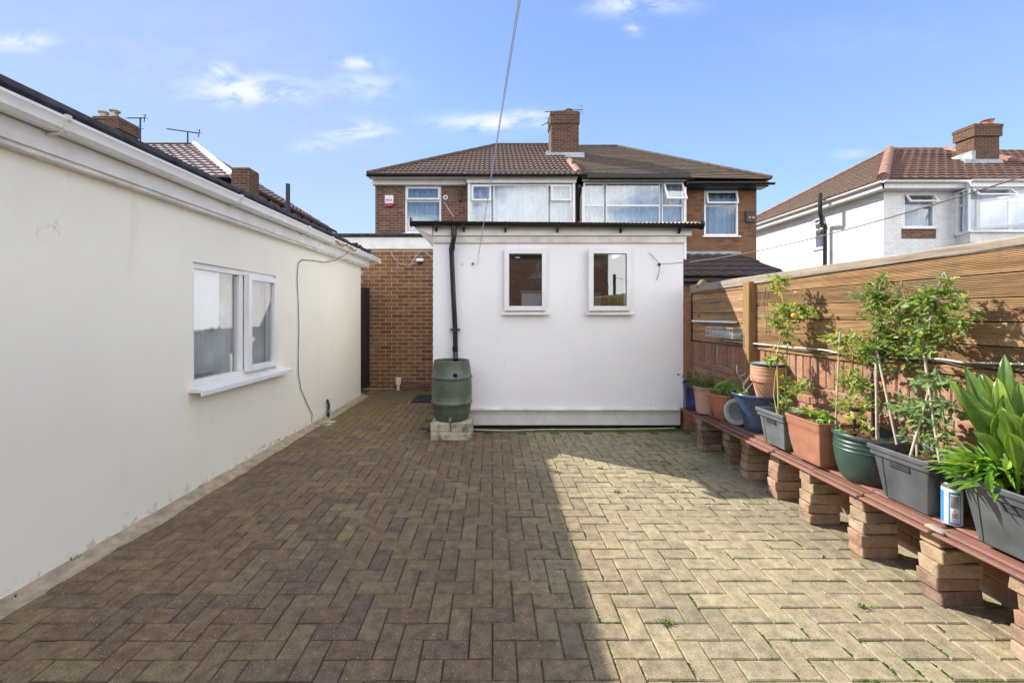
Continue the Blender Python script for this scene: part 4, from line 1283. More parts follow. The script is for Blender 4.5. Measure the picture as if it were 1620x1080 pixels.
# alarm box, camera and marks on the wall
t_ = thing('alarm_box', 'white and red burglar alarm box on the left brick house wall', 'alarm box', at(616.5, 320, HY))
q = at(616.5, 318, HY)
m_ = MB(); m_.cbox(q.x - .125, q.x + .125, HY - .08, HY - .003, q.z - .09, q.z + .15, .012); m_.build('cover', 'upvc', t_)
m_ = MB(); m_.prism([(q.x - .125, q.z - .092), (q.x + .125, q.z - .092), (q.x + .10, q.z - .17), (q.x - .10, q.z - .17)], 'Y', HY - .078, HY - .003); m_.build('strobe', 'red_plastic', t_)
join_text('ERA', .11, Matrix.Translation((q.x, HY - .0835, q.z + .0)) @ Matrix.Rotation(R(90), 4, 'X'), 'red_plastic', t_)
q = at(705, 313, HY)
m_ = MB(); m_.lathe([(.01, 0), (.07, 0), (.075, .03), (.06, .05), (.03, .06), (.01, .055)], 0, 0, 16); m_.v = [Vector((q.x + a.x, HY - .003 - a.z, q.z + a.y)) for a in m_.v]
t_ = thing('security_camera', 'round white camera with black lens right of the small upper window', 'camera', q)
m_.build('housing', 'upvc', t_, smooth=40)
m_ = MB(); m_.tube([(q.x, HY - .05, q.z), (q.x, HY - .075, q.z)], .03, 12); m_.build('lens', 'black_plastic', t_)
m_ = MB(); m_.tube([at(a, b, HY - .01) for a, b in ((703, 320), (709, 330), (718, 343))], .01, 6); o = m_.build('cable', 'white_cable'); tag(o, 'short white cable below the round camera on the brick house', 'cable')
t_ = thing('meter_box', 'small dark box with pale marks on the right brick house wall', 'box', at(1186, 343, HY)); q = at(1186, 343, HY)
m_ = MB(); m_.cbox(q.x - .14, q.x + .14, HY - .06, HY - .003, q.z - .17, q.z + .17, .01); m_.build('cover', M['ridge_grey'], t_)
join_text('M 18', .085, Matrix.Translation((q.x + .02, HY - .0635, q.z - .04)) @ Matrix.Rotation(R(90), 4, 'X'), 'white_paint', t_)

# ------------------------------------------------------------------ lean-to with dark tiled roof on the right house
lt = thing('lean_to', 'single storey lean-to with dark brown tiled roof behind the fence', 'building', (5.1, 11.4, 0))
e0, e1 = (2.2, 10.8, 2.44), (7.86, 10.8, 2.44); k0, k1 = (2.2, 11.98, 3.18), (7.15, 11.98, 3.18)
mb = MB(); roof_plane(mb, e0, e1, k0, k1, .30, .30, .03, .035, 6); mb.build('roof_tiles', 'tile_dark', lt, kind='stuff', recalc=False)
mb = MB(); mb.add([e1, (7.86, 11.98, 2.44), k1], [(0, 1, 2)]); mb.build('roof_end', 'tile_dark', lt, recalc=False)
mb = MB(); mb.box(2.3, 7.75, 11.1, 11.3, -.05, 2.40); mb.build('wall', 'house_brick_warm', lt)
mb = MB(); mb.cbox(2.2, 3.9, 10.86, 10.93, 2.26, 2.39, .006); mb.build('eaves_board', 'post', lt)
mb = MB(); mb.cbox(3.9, 7.9, 10.86, 10.90, 2.30, 2.40, .006); mb.build('fascia', 'dark_metal', lt)
mb = MB(); mb.box(2.2, 7.2, 11.93, 11.985, 3.17, 3.26); mb.build('flashing', 'lead', lt)
mb = MB(); q = at(1114, 451, 8.5); mb.v = []; mb.cbox(-.09, .09, 0, .14, -.09, .09, .01); Mx = Matrix.Translation(q) @ Matrix.Rotation(R(40), 4, 'Y'); mb.v = [Mx @ a for a in mb.v]
t_ = thing('bird_box', 'small wooden bird box tilted behind the far end of the fence', 'bird box', q)
mb.build('box', 'post', t_); mb = MB(); mb.tube([(q.x, q.y + .1, 0), (q.x, q.y + .1, q.z)], .03, 8); mb.build('pole', 'post', t_)

# ------------------------------------------------------------------ white painted house on the right
wh = thing('painted_house', 'white painted brick house with red brown roof on the right', 'house', (11.65, 12.2, 0))
WX, WYc, WYb = 11.65, 12.27, 20.2
fx = lambda q: Vector((WX - q.y, q.x, q.z))      # side wall: u along +Y, d outwards (-X)
fw = fy(WYc)
def sY(px): return WX * F / (px - PX)
def sZ(px, py): return EYE + (PY - py) * sY(px) / F
sw = (sY(1306), sY(1288), sZ(1297, 393), sZ(1297, 345))
mb = MB(fx); mb.wall(WYc, WYb, -.05, 5.2, -.25, 0, [sw]); mb.build('side_wall', 'painted_brick', wh)
def wxx(px): return (px - PX) * WYc / F
def wz(py): return EYE + (PY - py) * WYc / F
w1 = (wxx(1429), wxx(1479), wz(360), wz(306))
BX0 = wxx(1512)
mb = MB(fw); mb.wall(WX + .252, 21.5, -.05, 5.2, -.25, 0, [w1, (BX0 + .2, wxx(1700), 3.95, 4.95)]); mb.build('wall', 'painted_brick', wh)
mb = MB(); mb.box(WX + .3, 21.4, WYc + .3, WYb, 2.7, 2.8); mb.build('floor', 'interior', wh)
mb = MB(); mb.box(WX + .25, 21.5, WYb - .2, WYb, 0, 5.2); mb.build('back_wall', 'painted_brick', wh)
house_window(wh, w1[0] + .003, w1[1] - .003, w1[2] + .003, w1[3] - .003, fw, [(0, 1, .66, 1, 30), (0, 1, 0, .65, None)], 'blue_blind')
house_window(wh, sw[0] + .003, sw[1] - .003, sw[2] + .003, sw[3] - .003, fx, [(0, 1, .66, 1, 42), (0, 1, 0, .65, None)], None)
mb = MB(fw); mb.cbox(wxx(1426), wxx(1480), .003, .02, wz(377), wz(362), .004); mb.build('brick_panel', M['house_brick'], wh)
# roof: side hip, rear slope
ov = .32
c_near = (WX - ov, WYc - ov, 5.36); c_far = (WX - ov, WYb + ov - .2, 5.36)
pk = (hx(1407, 16.1), 16.1, hz(238, 16.1)); pkR = (wxx(1493) * 16.1 / WYc, 16.1, pk[2])
mb = MB(); roof_plane(mb, c_far, c_near, (pk[0], pk[1] + .01, pk[2]), pk, .33, .20, .012, .035, 3); mb.build('side_roof_tiles', 'tile_redmoss', wh, kind='stuff', recalc=False)
mb = MB(); roof_plane(mb, c_near, (21.8, WYc - ov, 5.36), pk, (21.8, 16.1, pk[2]), .33, .30, .03, .045, 6); mb.build('roof_tiles', 'tile_red', wh, kind='stuff', recalc=False)
mb = MB(); mb.add([c_far, (21.8, c_far[1], 5.36), (21.8, 16.1, pk[2]), pk], [(0, 1, 2, 3)]); mb.build('rear_roof', 'tile_red', wh, recalc=False)
up = Vector((0, 0, .05))
mb = MB(); ridge_line(mb, Vector(c_near) + up, Vector(pk) + up, .14, .45); ridge_line(mb, Vector(pk) + up, Vector(pkR) + up, .07, .45); ridge_line(mb, Vector(c_far) + up, Vector(pk) + up, .05, .45)
pe = Vector((pkR[0], WYc - ov, 5.40)); ridge_line(mb, pe + up, Vector(pkR) + up, .13, .45); mb.build('ridge_tiles', 'ridge_pink', wh, smooth=50)
mb = MB(); mb.box(WX - .30, WX - .27, WYc - .3, WYb, 5.10, 5.24); mb.box(WX - .30, 21.5, WYc - .30, WYc - .27, 5.10, 5.24); mb.build('fascia', 'white_paint', wh)
mb = MB(); mb.box(WX - .268, WX - .003, WYc - .003, WYb, 5.10, 5.13); mb.box(WX - .268, 21.5, WYc - .268, WYc - .004, 5.10, 5.13); mb.build('soffit', 'white_paint', wh)
mb = MB()
gutter_profile(mb, [(lambda a, b, y_=y_: (WX - .36 + a, y_, 5.30 + b)) for y_ in (WYc - .36, WYb)], [(a * 1.15, b * 1.2) for a, b in hr + hr2])
gutter_profile(mb, [(lambda a, b, x_=x_: (x_, WYc - .36 + a, 5.30 + b)) for x_ in (WX - .36, 15.0)], [(a * 1.15, b * 1.2) for a, b in hr + hr2])
mb.build('gutter', 'upvc', wh, smooth=40)
# soil pipe on the side wall
y_ = sY(1303); x_ = WX - .14
yb = x_ * F / (1305 - PX)
mb = MB(); k_ = (x_ - .38)
yt = k_ * F / (1297.5 - PX)
mb.tube([(x_, yb, 0), (x_, yb, hz(357, yb)), (x_ - .1, yb + .02, hz(352, yb)), (k_ + .05, yt, hz(343, yt)), (k_, yt, hz(338, yt)), (k_, yt, hz(306, yt))], .062, 12)
mb.build('soil_pipe', 'dark_metal', wh, smooth=50)
# bay with windows and its own gutter
BYw = WYc - .55
bX0 = (1535 - PX) * BYw / F
mb = MB(); mb.prism([(BX0, WYc - .004), (bX0, BYw), (21.0, BYw), (21.0, WYc - .004)], 'Z', hz(372, BYw) - .2, hz(368, BYw)); mb.build('bay_base', 'white_paint', wh)
mb = MB(); mb.prism([(BX0 - .06, WYc - .004), (bX0 - .05, BYw - .06), (21.0, BYw - .06), (21.0, WYc - .004)], 'Z', hz(368, BYw) + .003, hz(368, BYw) + .035); mb.build('sill', 'upvc', wh)
mb = MB(); mb.prism([(BX0 - .04, WYc - .28), (bX0 - .05, BYw - .05), (21.0, BYw - .05), (21.0, WYc - .28)], 'Z', hz(296, BYw), hz(287, BYw)); mb.build('bay_fascia', 'upvc', wh)
mb = MB(); gutter_profile(mb, [(lambda a, b, x_=x_: (x_, BYw - .10 + a, hz(286, BYw) + b)) for x_ in (bX0 - .1, 21)], hr + hr2); mb.build('bay_gutter', 'upvc', wh, smooth=40)
dv = Vector((bX0 - BX0, BYw - WYc, 0)); Ld = dv.length; dv.normalize(); nv = Vector((dv.y, -dv.x, 0))
if nv.y > 0: nv = -nv
fa = lambda q: Vector((BX0, WYc, 0)) + dv * q.x + nv * q.y + Vector((0, 0, q.z))
zb0, zb1 = hz(368, BYw) + .04, hz(296, BYw) - .004
house_window(wh, .09, Ld - .04, zb0, zb1, fa, [(0, 1, .66, 1, None), (0, 1, 0, .65, None)], None, d=-.02, sill=False)
mb = MB(fa); mb.box(0.0, .088, -.05, .03, zb0, zb1); mb.build('bay_post', 'upvc', wh)
fbay = lambda q: Vector((q.x, BYw + .05 - q.y, q.z))
x1_ = (1618 - PX) * BYw / F
house_window(wh, bX0 + .02, x1_ + 2.6, zb0, zb1, fbay, [(0, .285, .72, 1, 38), (0, .285, 0, .72, None), (.29, .62, .72, 1, None), (.29, .62, 0, .72, None), (.63, 1, .72, 1, None), (.63, 1, 0, .72, None)], 'net', d=-.05, sill=False)
# side-hung sash standing open
hgx = bX0 + .12
def so(q):
    a_ = R(-48)
    return Vector((hgx + .0 + q.x * math.cos(a_) , BYw - .02 + q.x * math.sin(a_) - q.y, q.z))
zs0, zs1 = zb0 + .02, zb0 + (zb1 - zb0) * .70
mb = MB(so); mb.ring(0, 1.05, -.02, .03, zs0, zs1, .07); sw_ = mb.build('open_sash', 'upvc', wh)
mb = MB(so); mb.box(.07, .98, 0, .006, zs0 + .07, zs1 - .07); mb.build('pane', 'glass_up', sw_)
# chimney
q = at(1520, 254, 14.0); q2 = at(1583, 254, 14.0)
ch = chimney(wh, hx(1541, 13.8), hx(1581, 13.8), 13.8, 14.35, 5.9, hz(196, 13.8), corb=.05)
m_ = MB(); cx_ = hx(1562, 14.05); m_.lathe([(.12, hz(197, 13.8)), (.15, hz(195, 13.8) + .02), (.13, hz(195, 13.8) + .14), (.18, hz(195, 13.8) + .2), (.15, hz(195, 13.8) + .2), (.11, hz(195, 13.8) + .1)], cx_, 14.05, 14); m_.build('chimney_pot', 'clay', ch, smooth=40)
m_ = MB(); m_.prism([(13.70, 6.35), (13.795, 6.30), (13.795, 6.62), (13.77, 6.62)], 'X', hx(1530, 13.7), hx(1590, 13.7)); m_.box(hx(1541, 13.8) - .12, hx(1541, 13.8) - .004, 13.75, 14.4, 6.4, 6.9); m_.build('flashing', 'lead', ch)

# ------------------------------------------------------------------ house on the far left
lh = thing('hipped_house', 'distant house with purple tiled hipped roof beyond the cream outbuilding', 'house', (-12, 12, 0))
LX = -7.42
mb = MB(); mb.box(-20, LX - .2, 12.1, 19.3, -.05, 5.2); mb.build('wall', 'white_render', lh)
mb = MB(); roof_plane(mb, (-20, 11.8, 5.36), (LX, 11.8, 5.36), (-20, 15.75, 7.89), (hx(308, 15.75), 15.75, 7.89), .33, .30, .03, .05, 6); mb.build('roof_tiles', 'tile_purple', lh, kind='stuff', recalc=False)
rp_ = (hx(308, 15.75), 15.75, 7.89)
mb = MB(); roof_plane(mb, (LX, 11.8, 5.36), (LX, 19.6, 5.36), rp_, (rp_[0], rp_[1] + .01, rp_[2]), .33, .3, .02); mb.build('side_roof_tiles', 'tile_purple', lh, kind='stuff', recalc=False)
mb = MB(); mb.add([(LX, 19.6, 5.36), (-20, 19.6, 5.36), (-20, 15.75, 7.89), rp_], [(0, 1, 2, 3)]); mb.build('rear_roof', 'tile_purple', lh, recalc=False)
mb = MB(); ridge_line(mb, Vector((LX, 11.8, 5.36)) + up, Vector(rp_) + up, .10); mb.build('hip_tiles', 'white_paint', lh, smooth=50)
mb = MB(); ridge_line(mb, Vector((-20, 15.75, 7.89)) + up, Vector(rp_) + up, .06); mb.build('ridge_tiles', 'ridge_grey', lh, smooth=50)
mb = MB(); mb.box(LX - .14, LX - .06, 12.0, 19.4, 5.08, 5.28); mb.box(LX - .35, LX - .145, 12.0, 19.4, 4.98, 5.02); mb.build('fascia', M['terracotta_pale'], lh)
mb = MB(); gutter_profile(mb, [(lambda a, b, y_=y_: (LX + .04 + a, y_, 5.32 + b)) for y_ in (11.8, 19.5)], hr + hr2)
gl_ = mb.build('gutter', 'black_plastic', lh, smooth=40)
for k in range(9):
    y_ = 12.9 + k * .8; mb = MB(); mb.box(LX - .055, LX + .04, y_, y_ + .03, 5.19, 5.25); mb.build('gutter_bracket', 'black_plastic', gl_)
ch = chimney(lh, hx(152, 13.9), hx(186, 13.9), 13.9, 14.7, 6.0, 8.12, corb=.05)
for (px_, dz_) in ((153, 0), (171, .05)):
    m_ = MB(); m_.lathe([(.11, 8.1), (.12, 8.15), (.10, 8.33 + dz_), (.16, 8.36 + dz_), (.16, 8.40 + dz_), (.08, 8.4 + dz_)], hx(px_, 14) + .05, 14.2, 12); m_.build('chimney_pot', 'stone', ch, smooth=40)
st = thing('brick_stack', 'squat brown brick chimney stack seen over the felt roof', 'chimney', (-7.3, 11, 0))
m_ = MB(); m_.box(hx(366, 11.2), hx(394, 11.2), 11.2, 11.68, 0, hz(266, 11.2)); m_.build('shaft', 'chimney_brick', st)
m_ = MB(); m_.cbox(hx(366, 11.2) + .01, hx(394, 11.2) - .01, 11.21, 11.67, hz(266, 11.2) + .001, hz(264, 11.2), .012); m_.build('cap', 'mortar_grey', st)
q = at(222, 225, 15.8)
aerial('two-tier tv aerial on mast, the left one above the felt roof', (q.x, q.y, 7.3), hz(186, 15.8), at(202, 187, 15.8), at(229, 187, 15.8), 5, second=(at(203, 202, 15.8), at(222, 204, 15.8)), r=.02)
q = at(297, 232, 15.7)
aerial('single long tv aerial above the purple roof ridge', (q.x, q.y, 7.85), hz(210, 15.7), at(265, 204, 15.7), at(315, 211, 15.7), 9, r=.02)

# ------------------------------------------------------------------ buildings behind the camera, seen only mirrored in the glass
mb = MB(); mb.box(-9, 9, -13.2, -13, -.05, 5.0); mb.prism([(-13.4, 5.0), (-12.7, 5.0), (-15.5, 7.2)], 'X', -9.3, 9.3); mb.box(-9, 9, -18, -13.25, 0, 4.9)
o = mb.build('rear_terrace', 'house_brick'); o['kind'] = 'structure'

# ------------------------------------------------------------------ garden wall of single bricks on the right
GX = 2.49
gw = thing('garden_wall', 'low red brick garden wall with upright soldier course under the timber fence', 'wall', (GX, 3, 0))
mb = MB(); mb.box(GX + .008, GX + .21, -2.5, 5.14, -.03, 1.095); gcore = mb.build('mortar_core', 'mortar_grey', gw)
mb = MB(); mb.box(2.392, GX + .21, 5.145, 5.35, -.03, 1.6); mb.build('end_pier', 'brick_garden', gw)
def proto(dims, mat, c=.006, jit=.0):
    m_ = MB(); dx_, dy_, dz_ = dims; m_.cbox(-dx_ / 2, dx_ / 2, -dy_ / 2, dy_ / 2, -dz_ / 2, dz_ / 2, c, jit)
    t_ = m_.build('brick', mat); me_ = t_.data; bpy.data.objects.remove(t_); return me_
st_me = [proto((.1, .213, .064), 'brick_garden', .006, .0015) for _ in range(4)]
so_me = [proto((.1, .064, .225), 'brick_garden', .006, .0015) for _ in range(4)]
stuffw = MB()
rb = random.Random(9)
k = 0
y_ = 5.10
while y_ > -2.4:
    loc = (GX + .05 + rb.uniform(-.003, .003), y_, .982)
    if y_ > 1.75: put_brick(rb.choice(so_me), loc, gcore, (rb.gauss(0, .01), 0, 0))
    else: stuffw.cbox(GX, GX + .05, y_ - .032, y_ + .032, .87, 1.094, .005)
    y_ -= .0765
for row in range(11):
    z_ = .075 + .075 * row
    y_ = 5.03 - (row % 2) * .1125
    while y_ > -2.4:
        if y_ > 1.75: put_brick(rb.choice(st_me), (GX + .05 + rb.uniform(-.004, .004), y_, z_), gcore, (rb.gauss(0, .006), 0, rb.gauss(0, .006)))
        else: stuffw.cbox(GX, GX + .05, y_ - .106, y_ + .106, z_ - .032, z_ + .032, .005)
        y_ -= .225
stuffw.build('bricks', 'brick_garden', gcore, kind='stuff')

# ------------------------------------------------------------------ timber fence on top
fe = thing('timber_fence', 'tall timber fence of wide horizontal boards standing on the brick wall', 'fence', (GX, 3, 1.1))
FX = 2.475
def ribbed(y0, y1, z0, z1, n=13):
    pr = []
    hgt = (z1 - z0) / n
    for k in range(n):
        a = z0 + k * hgt
        pr += [(FX + .0045, a), (FX, a + hgt * .18), (FX, a + hgt * .62), (FX + .0045, a + hgt * .80)]
    pr += [(FX + .0045, z1), (FX + .028, z1), (FX + .028, z0)]
    m_ = MB(); m_.prism(pr, 'Y', y0, y1); return m_
bz = [1.148, 1.267, 1.386, 1.505, 1.624, 1.742]
YP = 3.93
rb = random.Random(4)
for k in range(5):
    z0_, z1_ = bz[k] + .003, bz[k + 1] - .003
    if k == 4: z1_ = 1.74
    j = rb.uniform(-.001, .001)
    m_ = ribbed(-2.4, YP - .052, z0_ + j, z1_ + j); m_.build('board', 'fence', fe)
m_ = ribbed(-2.4, YP - .052, 1.10, 1.146, 5); m_.build('board', 'fence', fe)
for k in range(6):
    z0_, z1_ = 1.11 + k * .112, 1.11 + (k + 1) * .112 - .004
    j = rb.uniform(0, .006)
    m_ = MB(); m_.cbox(FX + j, FX + .03 + j, YP + .05, 5.10, z0_, min(z1_, 1.752), .003, .001); m_.build('board', 'fence', fe)
m_ = MB(); m_.cbox(FX - .06, FX + .04, YP - .048, YP + .048, .80, 1.735, .004); m_.build('post', 'post', fe)
m_ = MB(); m_.cbox(FX - .0, FX + .08, 5.102, 5.14, 1.1, 1.70, .004); m_.build('post', 'gate_black', fe)
m_ = MB(); m_.box(FX + .045, FX + .06, -2.4, 5.10, 1.098, 1.742); m_.build('light_stop_panel', 'gate_black', fe)  # added dark sheet that stops light showing through the gaps between boards
# coping: tapering weathered cap
vs = []; n = 50
for k in range(n + 1):
    y_ = -2.4 + (5.13 + 2.4) * k / n
    lo = 1.746 - .052 * max(0, min(1, (y_ - 2.0) / 3.1)) + .004 * mnoise.noise(Vector((0, y_ * 4, 0)))
    hi = 1.788 + .003 * mnoise.noise(Vector((0, y_ * 11, 3))) + .006 * mnoise.noise(Vector((0, y_ * 3, 7)))
    for (x_, z_) in ((FX - .012, lo), (FX - .014, hi - .006), (FX - .006, hi), (FX + .15, hi + .004), (FX + .15, lo + .02), (FX + .0, lo + .02)):
        vs.append((x_, y_, z_))
m_ = MB(); m_.add(vs, [(k * 6 + a, k * 6 + (a + 1) % 6, (k + 1) * 6 + (a + 1) % 6, (k + 1) * 6 + a) for k in range(n) for a in range(6)] + [tuple(range(6)), tuple(n * 6 + a for a in range(6))])
m_.build('coping', 'fence_cap', fe)
# white batten, wire basket, cable along the fence
m_ = MB(); m_.cbox(FX - .06, FX - .002, 4.16, 5.0, 1.335, 1.358, .003); o = m_.build('shelf_batten', 'white_paint'); tag(o, 'narrow white batten shelf fixed to the shaded end of the fence', 'shelf')
t_ = thing('wire_basket', 'small wire basket hung on the fence left of the post', 'basket', (FX - .07, 4.2, 1.2))
m_ = MB()
by0, by1, bz0_, bz1_, bxo = 4.0, 4.52, 1.19, 1.29, FX - .14
for z_ in (bz0_, bz0_ + .05, bz1_):
    m_.tube([(bxo, by0, z_), (bxo, by1, z_)], .0022, 5); m_.tube([(FX - .01, by0, z_), (FX - .01, by1, z_)], .0022, 5)
    for y_ in (by0, by1): m_.tube([(bxo, y_, z_), (FX - .01, y_, z_)], .0022, 5)
for k in range(19):
    y_ = by0 + (by1 - by0) * k / 18
    m_.tube([(bxo, y_, bz1_), (bxo, y_, bz0_), (FX - .01, y_, bz0_), (FX - .01, y_, bz1_)], .0018, 4)
m_.build('basket', 'wire', t_)
m_ = MB()
for k in range(9): m_.cbox(bxo + .02, FX - .03, by0 + .04 + k * .05, by0 + .075 + k * .05, bz0_ + .004, bz0_ + .03 + .04 * rb.random(), .006)
m_.build('oddments', 'grey_lid', t_)
t_ = thing('fence_cable', 'pale cable strung along the foot of the timber fence', 'cable', (FX, 3, 1.15))
pts = [atX(a, b, FX - .025) for a, b in ((1146, 538), (1170, 541), (1210, 545), (1250, 549), (1300, 553), (1322, 557))] + [atX(a, b, FX - .012) for a, b in ((1360, 563), (1420, 566), (1490, 568), (1520, 573), (1620, 576))]
m_ = MB(); m_.tube(pts, .0055, 7); m_.build('cable', 'white_cable', t_, smooth=60)
pts = [Vector((FX - .01, q.y, q.z - .02 - .01 * math.sin(i * 2.1))) for i, q in enumerate(pts)]
m_ = MB(); m_.tube(pts, .004, 6); m_.build('wire', 'cable', t_, smooth=60)
m_ = MB(); m_.tube([atX(a, b, FX - .02) for a, b in ((1197, 457), (1198, 470), (1190, 500), (1190, 520))], .003, 5); m_.tube([atX(a, b, FX - .02) for a, b in ((1212, 455), (1208, 480), (1213, 510), (1213, 528))], .003, 5)
o = m_.build('hanging_wire', 'cable'); tag(o, 'thin dark wire tied round the top of the fence post', 'wire')

# ------------------------------------------------------------------ bench of red tiles on brick piers
bn = thing('tile_bench', 'low plant bench of stacked red tiles on brick piers along the wall', 'bench', (2.3, 3, 0))
BZ = .352
joints = [1.20, 1.61, 2.0, 2.39, 2.775, 3.165, 3.55, 3.93, 4.30, 4.68]
rb = random.Random(12)
for a, b in zip(joints[:-1], joints[1:]):
    g_ = .004
    for (x0_, x1_, z0_, lip) in ((2.125, 2.33, BZ, 0), (2.155, 2.37, BZ + .0185, 0), (2.215, 2.445, BZ + .036, 0)):
        j = rb.uniform(-.006, .006); jy = rb.uniform(-.008, .008); tz = rb.uniform(-.001, .001)
        m_ = MB(); m_.cbox(x0_ + j, x1_ + j, a + g_ + jy, b - g_ + jy, z0_ + tz + .001, z0_ + tz + .0165, .004, .001); m_.build('tile', 'redtile', bn)
pier_b = [proto((.208, .1, .066), 'brick_pier', .004, .0045) for _ in range(12)]
for (y_, x_) in ((1.615, 2.165), (2.004, 2.176), (2.398, 2.150), (2.785, 2.155), (3.165, 2.185), (3.55, 2.20), (4.29, 2.17), (3.93, 2.26)):
    pr = thing('brick_pier', 'x', 'brick pier', (x_, y_, 0), 'brick piers under the plant bench')
    for k in range(5):
        for (yy) in (y_ + .05,):
            o = bpy.data.objects.new('brick', rb.choice(pier_b)); col.objects.link(o); o.parent = pr
            o.location = (.104 + rb.uniform(-.013, .013), .05 + rb.uniform(-.008, .008), .0355 + .0695 * k)
            o.rotation_euler = (0, rb.gauss(0, .006), rb.gauss(0, .05) + (math.pi if rb.random() < .5 else 0))
piers = [o for o in col.objects if o.name.startswith('brick_pier')]
for o, l in zip(piers, ['brick pier cut off by the right edge of the photo', 'chipped brick pier below the gap between the two dark crates', 'brick pier below the green round planter', 'pale brick pier below the near end of the terracotta trough', 'brick pier below the small grey crate',
                        'brick pier in the shade below the blue pot', 'farthest brick pier under the bench near the annexe', 'dark brick pier in deep shade below the brown pot']):
    o['label'] = l
m_ = MB(); m_.cbox(2.135, 2.185, 1.955, 2.045, BZ + .0185, BZ + .038, .012); o = m_.build('pebble', 'mortar_grey', smooth=60); tag(o, 'small grey pebble on the tile joint beside the blue and white can', 'pebble')
TOP = BZ + .056            # top of the bench

# ------------------------------------------------------------------ plants
def leaf(mb, p0, d, nrm, L, W, kind=0, rng=random):
    """one leaf: pointed oval or lobed, folded a little along its rib"""
    d = Vector(d).normalized(); nrm = Vector(nrm)
    s = d.cross(nrm)
    s = s.normalized() if s.length > 1e-5 else d.orthogonal().normalized()
    nn = s.cross(d).normalized()
    p0 = Vector(p0)
    if kind == 0:
        st_ = [(0, .0), (.25, .75), (.55, 1), (.8, .6)]
        vs = [p0]; 
        rib = [p0 + d * L * a + nn * (-.25 * L * a * a) for a, _ in st_] + [p0 + d * L - nn * .3 * L]
        fold = .28 * W
        vs = rib[:]
        lft = [rib[i] + s * W * st_[i][1] * .5 + nn * fold * st_[i][1] for i in range(1, 4)]
        rgt = [rib[i] - s * W * st_[i][1] * .5 + nn * fold * st_[i][1] for i in range(1, 4)]
        vs = rib + lft + rgt
        fs = [(0, 1, 5), (1, 2, 6, 5), (2, 3, 7, 6), (3, 4, 7), (0, 8, 1), (1, 8, 9, 2), (2, 9, 10, 3), (3, 10, 4)]
        mb.add(vs, fs)
    else:               # lobed
        out = [(0, .06), (.18, .34), (.30, .18), (.48, .50), (.60, .26), (.80, .34), (1.0, 0)]
        droop = lambda a, w_: nn * (-.25 * L * a * a + .2 * abs(w_) * W)
        rib = [p0 + d * L * a * .9 + droop(a, 0) for a in (0, .3, .6, .95)]
        L_ = [p0 + d * L * a + s * W * w_ + droop(a, w_) for a, w_ in out]
        R_ = [p0 + d * L * a - s * W * w_ + droop(a, w_) for a, w_ in out[:-1]]
        vs = rib + L_ + R_; b = 4; c_ = 4 + 7
        fs = [(0, b, b + 1), (0, b + 1, b + 2, 1), (1, b + 2, b + 3), (1, b + 3, b + 4, 2), (2, b + 4, b + 5), (2, b + 5, b + 6, 3),
              (0, c_ + 1, c_), (0, 1, c_ + 2, c_ + 1), (1, c_ + 3, c_ + 2), (1, 2, c_ + 4, c_ + 3), (2, c_ + 5, c_ + 4), (2, 3, b + 6, c_ + 5)]
        mb.add(vs, fs)


def clump(mb, twigs, c, rx, ry, rz, n, L, W, kind, rng, stem_from=None, gap=.25):
    c = Vector(c)
    sprigs = max(3, int(n * .92) // 7)
    for s_ in range(sprigs):
        while True:
            q = Vector((rng.uniform(-1, 1), rng.uniform(-1, 1), rng.uniform(-1, 1)))
            if .15 < q.length < 1 and mnoise.noise(q * 2.6 + c * 3) > -gap + .15 and mnoise.noise(q * 5 + c * 9) > -.2: break
        q = q * rng.choice((1, 1, 1, 1.35))
        p = c + Vector((q.x * rx, q.y * ry, q.z * rz))
        root = Vector(stem_from(p)) if stem_from else c
        mid = root.lerp(p, .5) + Vector((0, 0, -.01))
        twigs.tube([root, mid, p], [.0028, .002, .0012], 4, False)
        ax = (p - root); ax = ax.normalized() if ax.length > .001 else Vector((0, 0, 1))
        for k in range(7):
            f = rng.uniform(.45, 1.08)
            base = mid.lerp(p, max(0, (f - .5) * 2))
            out = Vector((rng.gauss(0, 1), rng.gauss(0, 1), rng.gauss(.25, .7))).normalized()
            d = (out + ax * .5).normalized()
            nrm = Vector((rng.gauss(-.4, .6), rng.gauss(-.2, .6), 1)).normalized()
            ll = L * rng.uniform(.38, .95)
            leaf(mb, base + d * .006, d, nrm, ll, W * ll / L * rng.uniform(.85, 1.15), kind, rng)


def pot(parent, cx_, cy_, z0_, h, r0, r1, mat, rim=.012, rimh=.03, bulge=0, flute=0, nf=0, sx=1, n=40):
    pr = [(r0 * .96, 0), (r0, .006)]
    for k in range(1, 7):
        f = k / 7
        pr.append((r0 + (r1 - r0) * f + bulge * math.sin(math.pi * f), (h - rimh) * f))
    pr += [(r1 * .995, h - rimh), (r1 + rim, h - rimh + .003), (r1 + rim, h - .004), (r1 + rim - .003, h), (r1 - .004, h), (r1 - .01, h - .03), (r1 * .9, h - .055)]
    m_ = MB(); m_.lathe([(a, b + z0_) for a, b in pr], cx_, cy_, n, sx, 1, flute, nf)
    o = m_.build('pot', mat, parent, smooth=40)
    m_ = MB(); rs = random.Random(int(cx_ * 1000)); rr = r1 * .93
    vs = [(cx_, cy_, z0_ + h - .03)]
    for ring in (.5, 1):
        for k in range(20):
            th = 2 * math.pi * k / 20
            vs.append((cx_ + rr * ring * sx * math.cos(th), cy_ + rr * ring * math.sin(th), z0_ + h - .035 + rs.uniform(-.006, .008)))
    fs = [(0, 1 + k, 1 + (k + 1) % 20) for k in range(20)] + [(1 + k, 21 + k, 21 + (k + 1) % 20, 1 + (k + 1) % 20) for k in range(20)]
    m_.add(vs, fs); m_.build('soil', 'soil', parent, recalc=False)
    return o


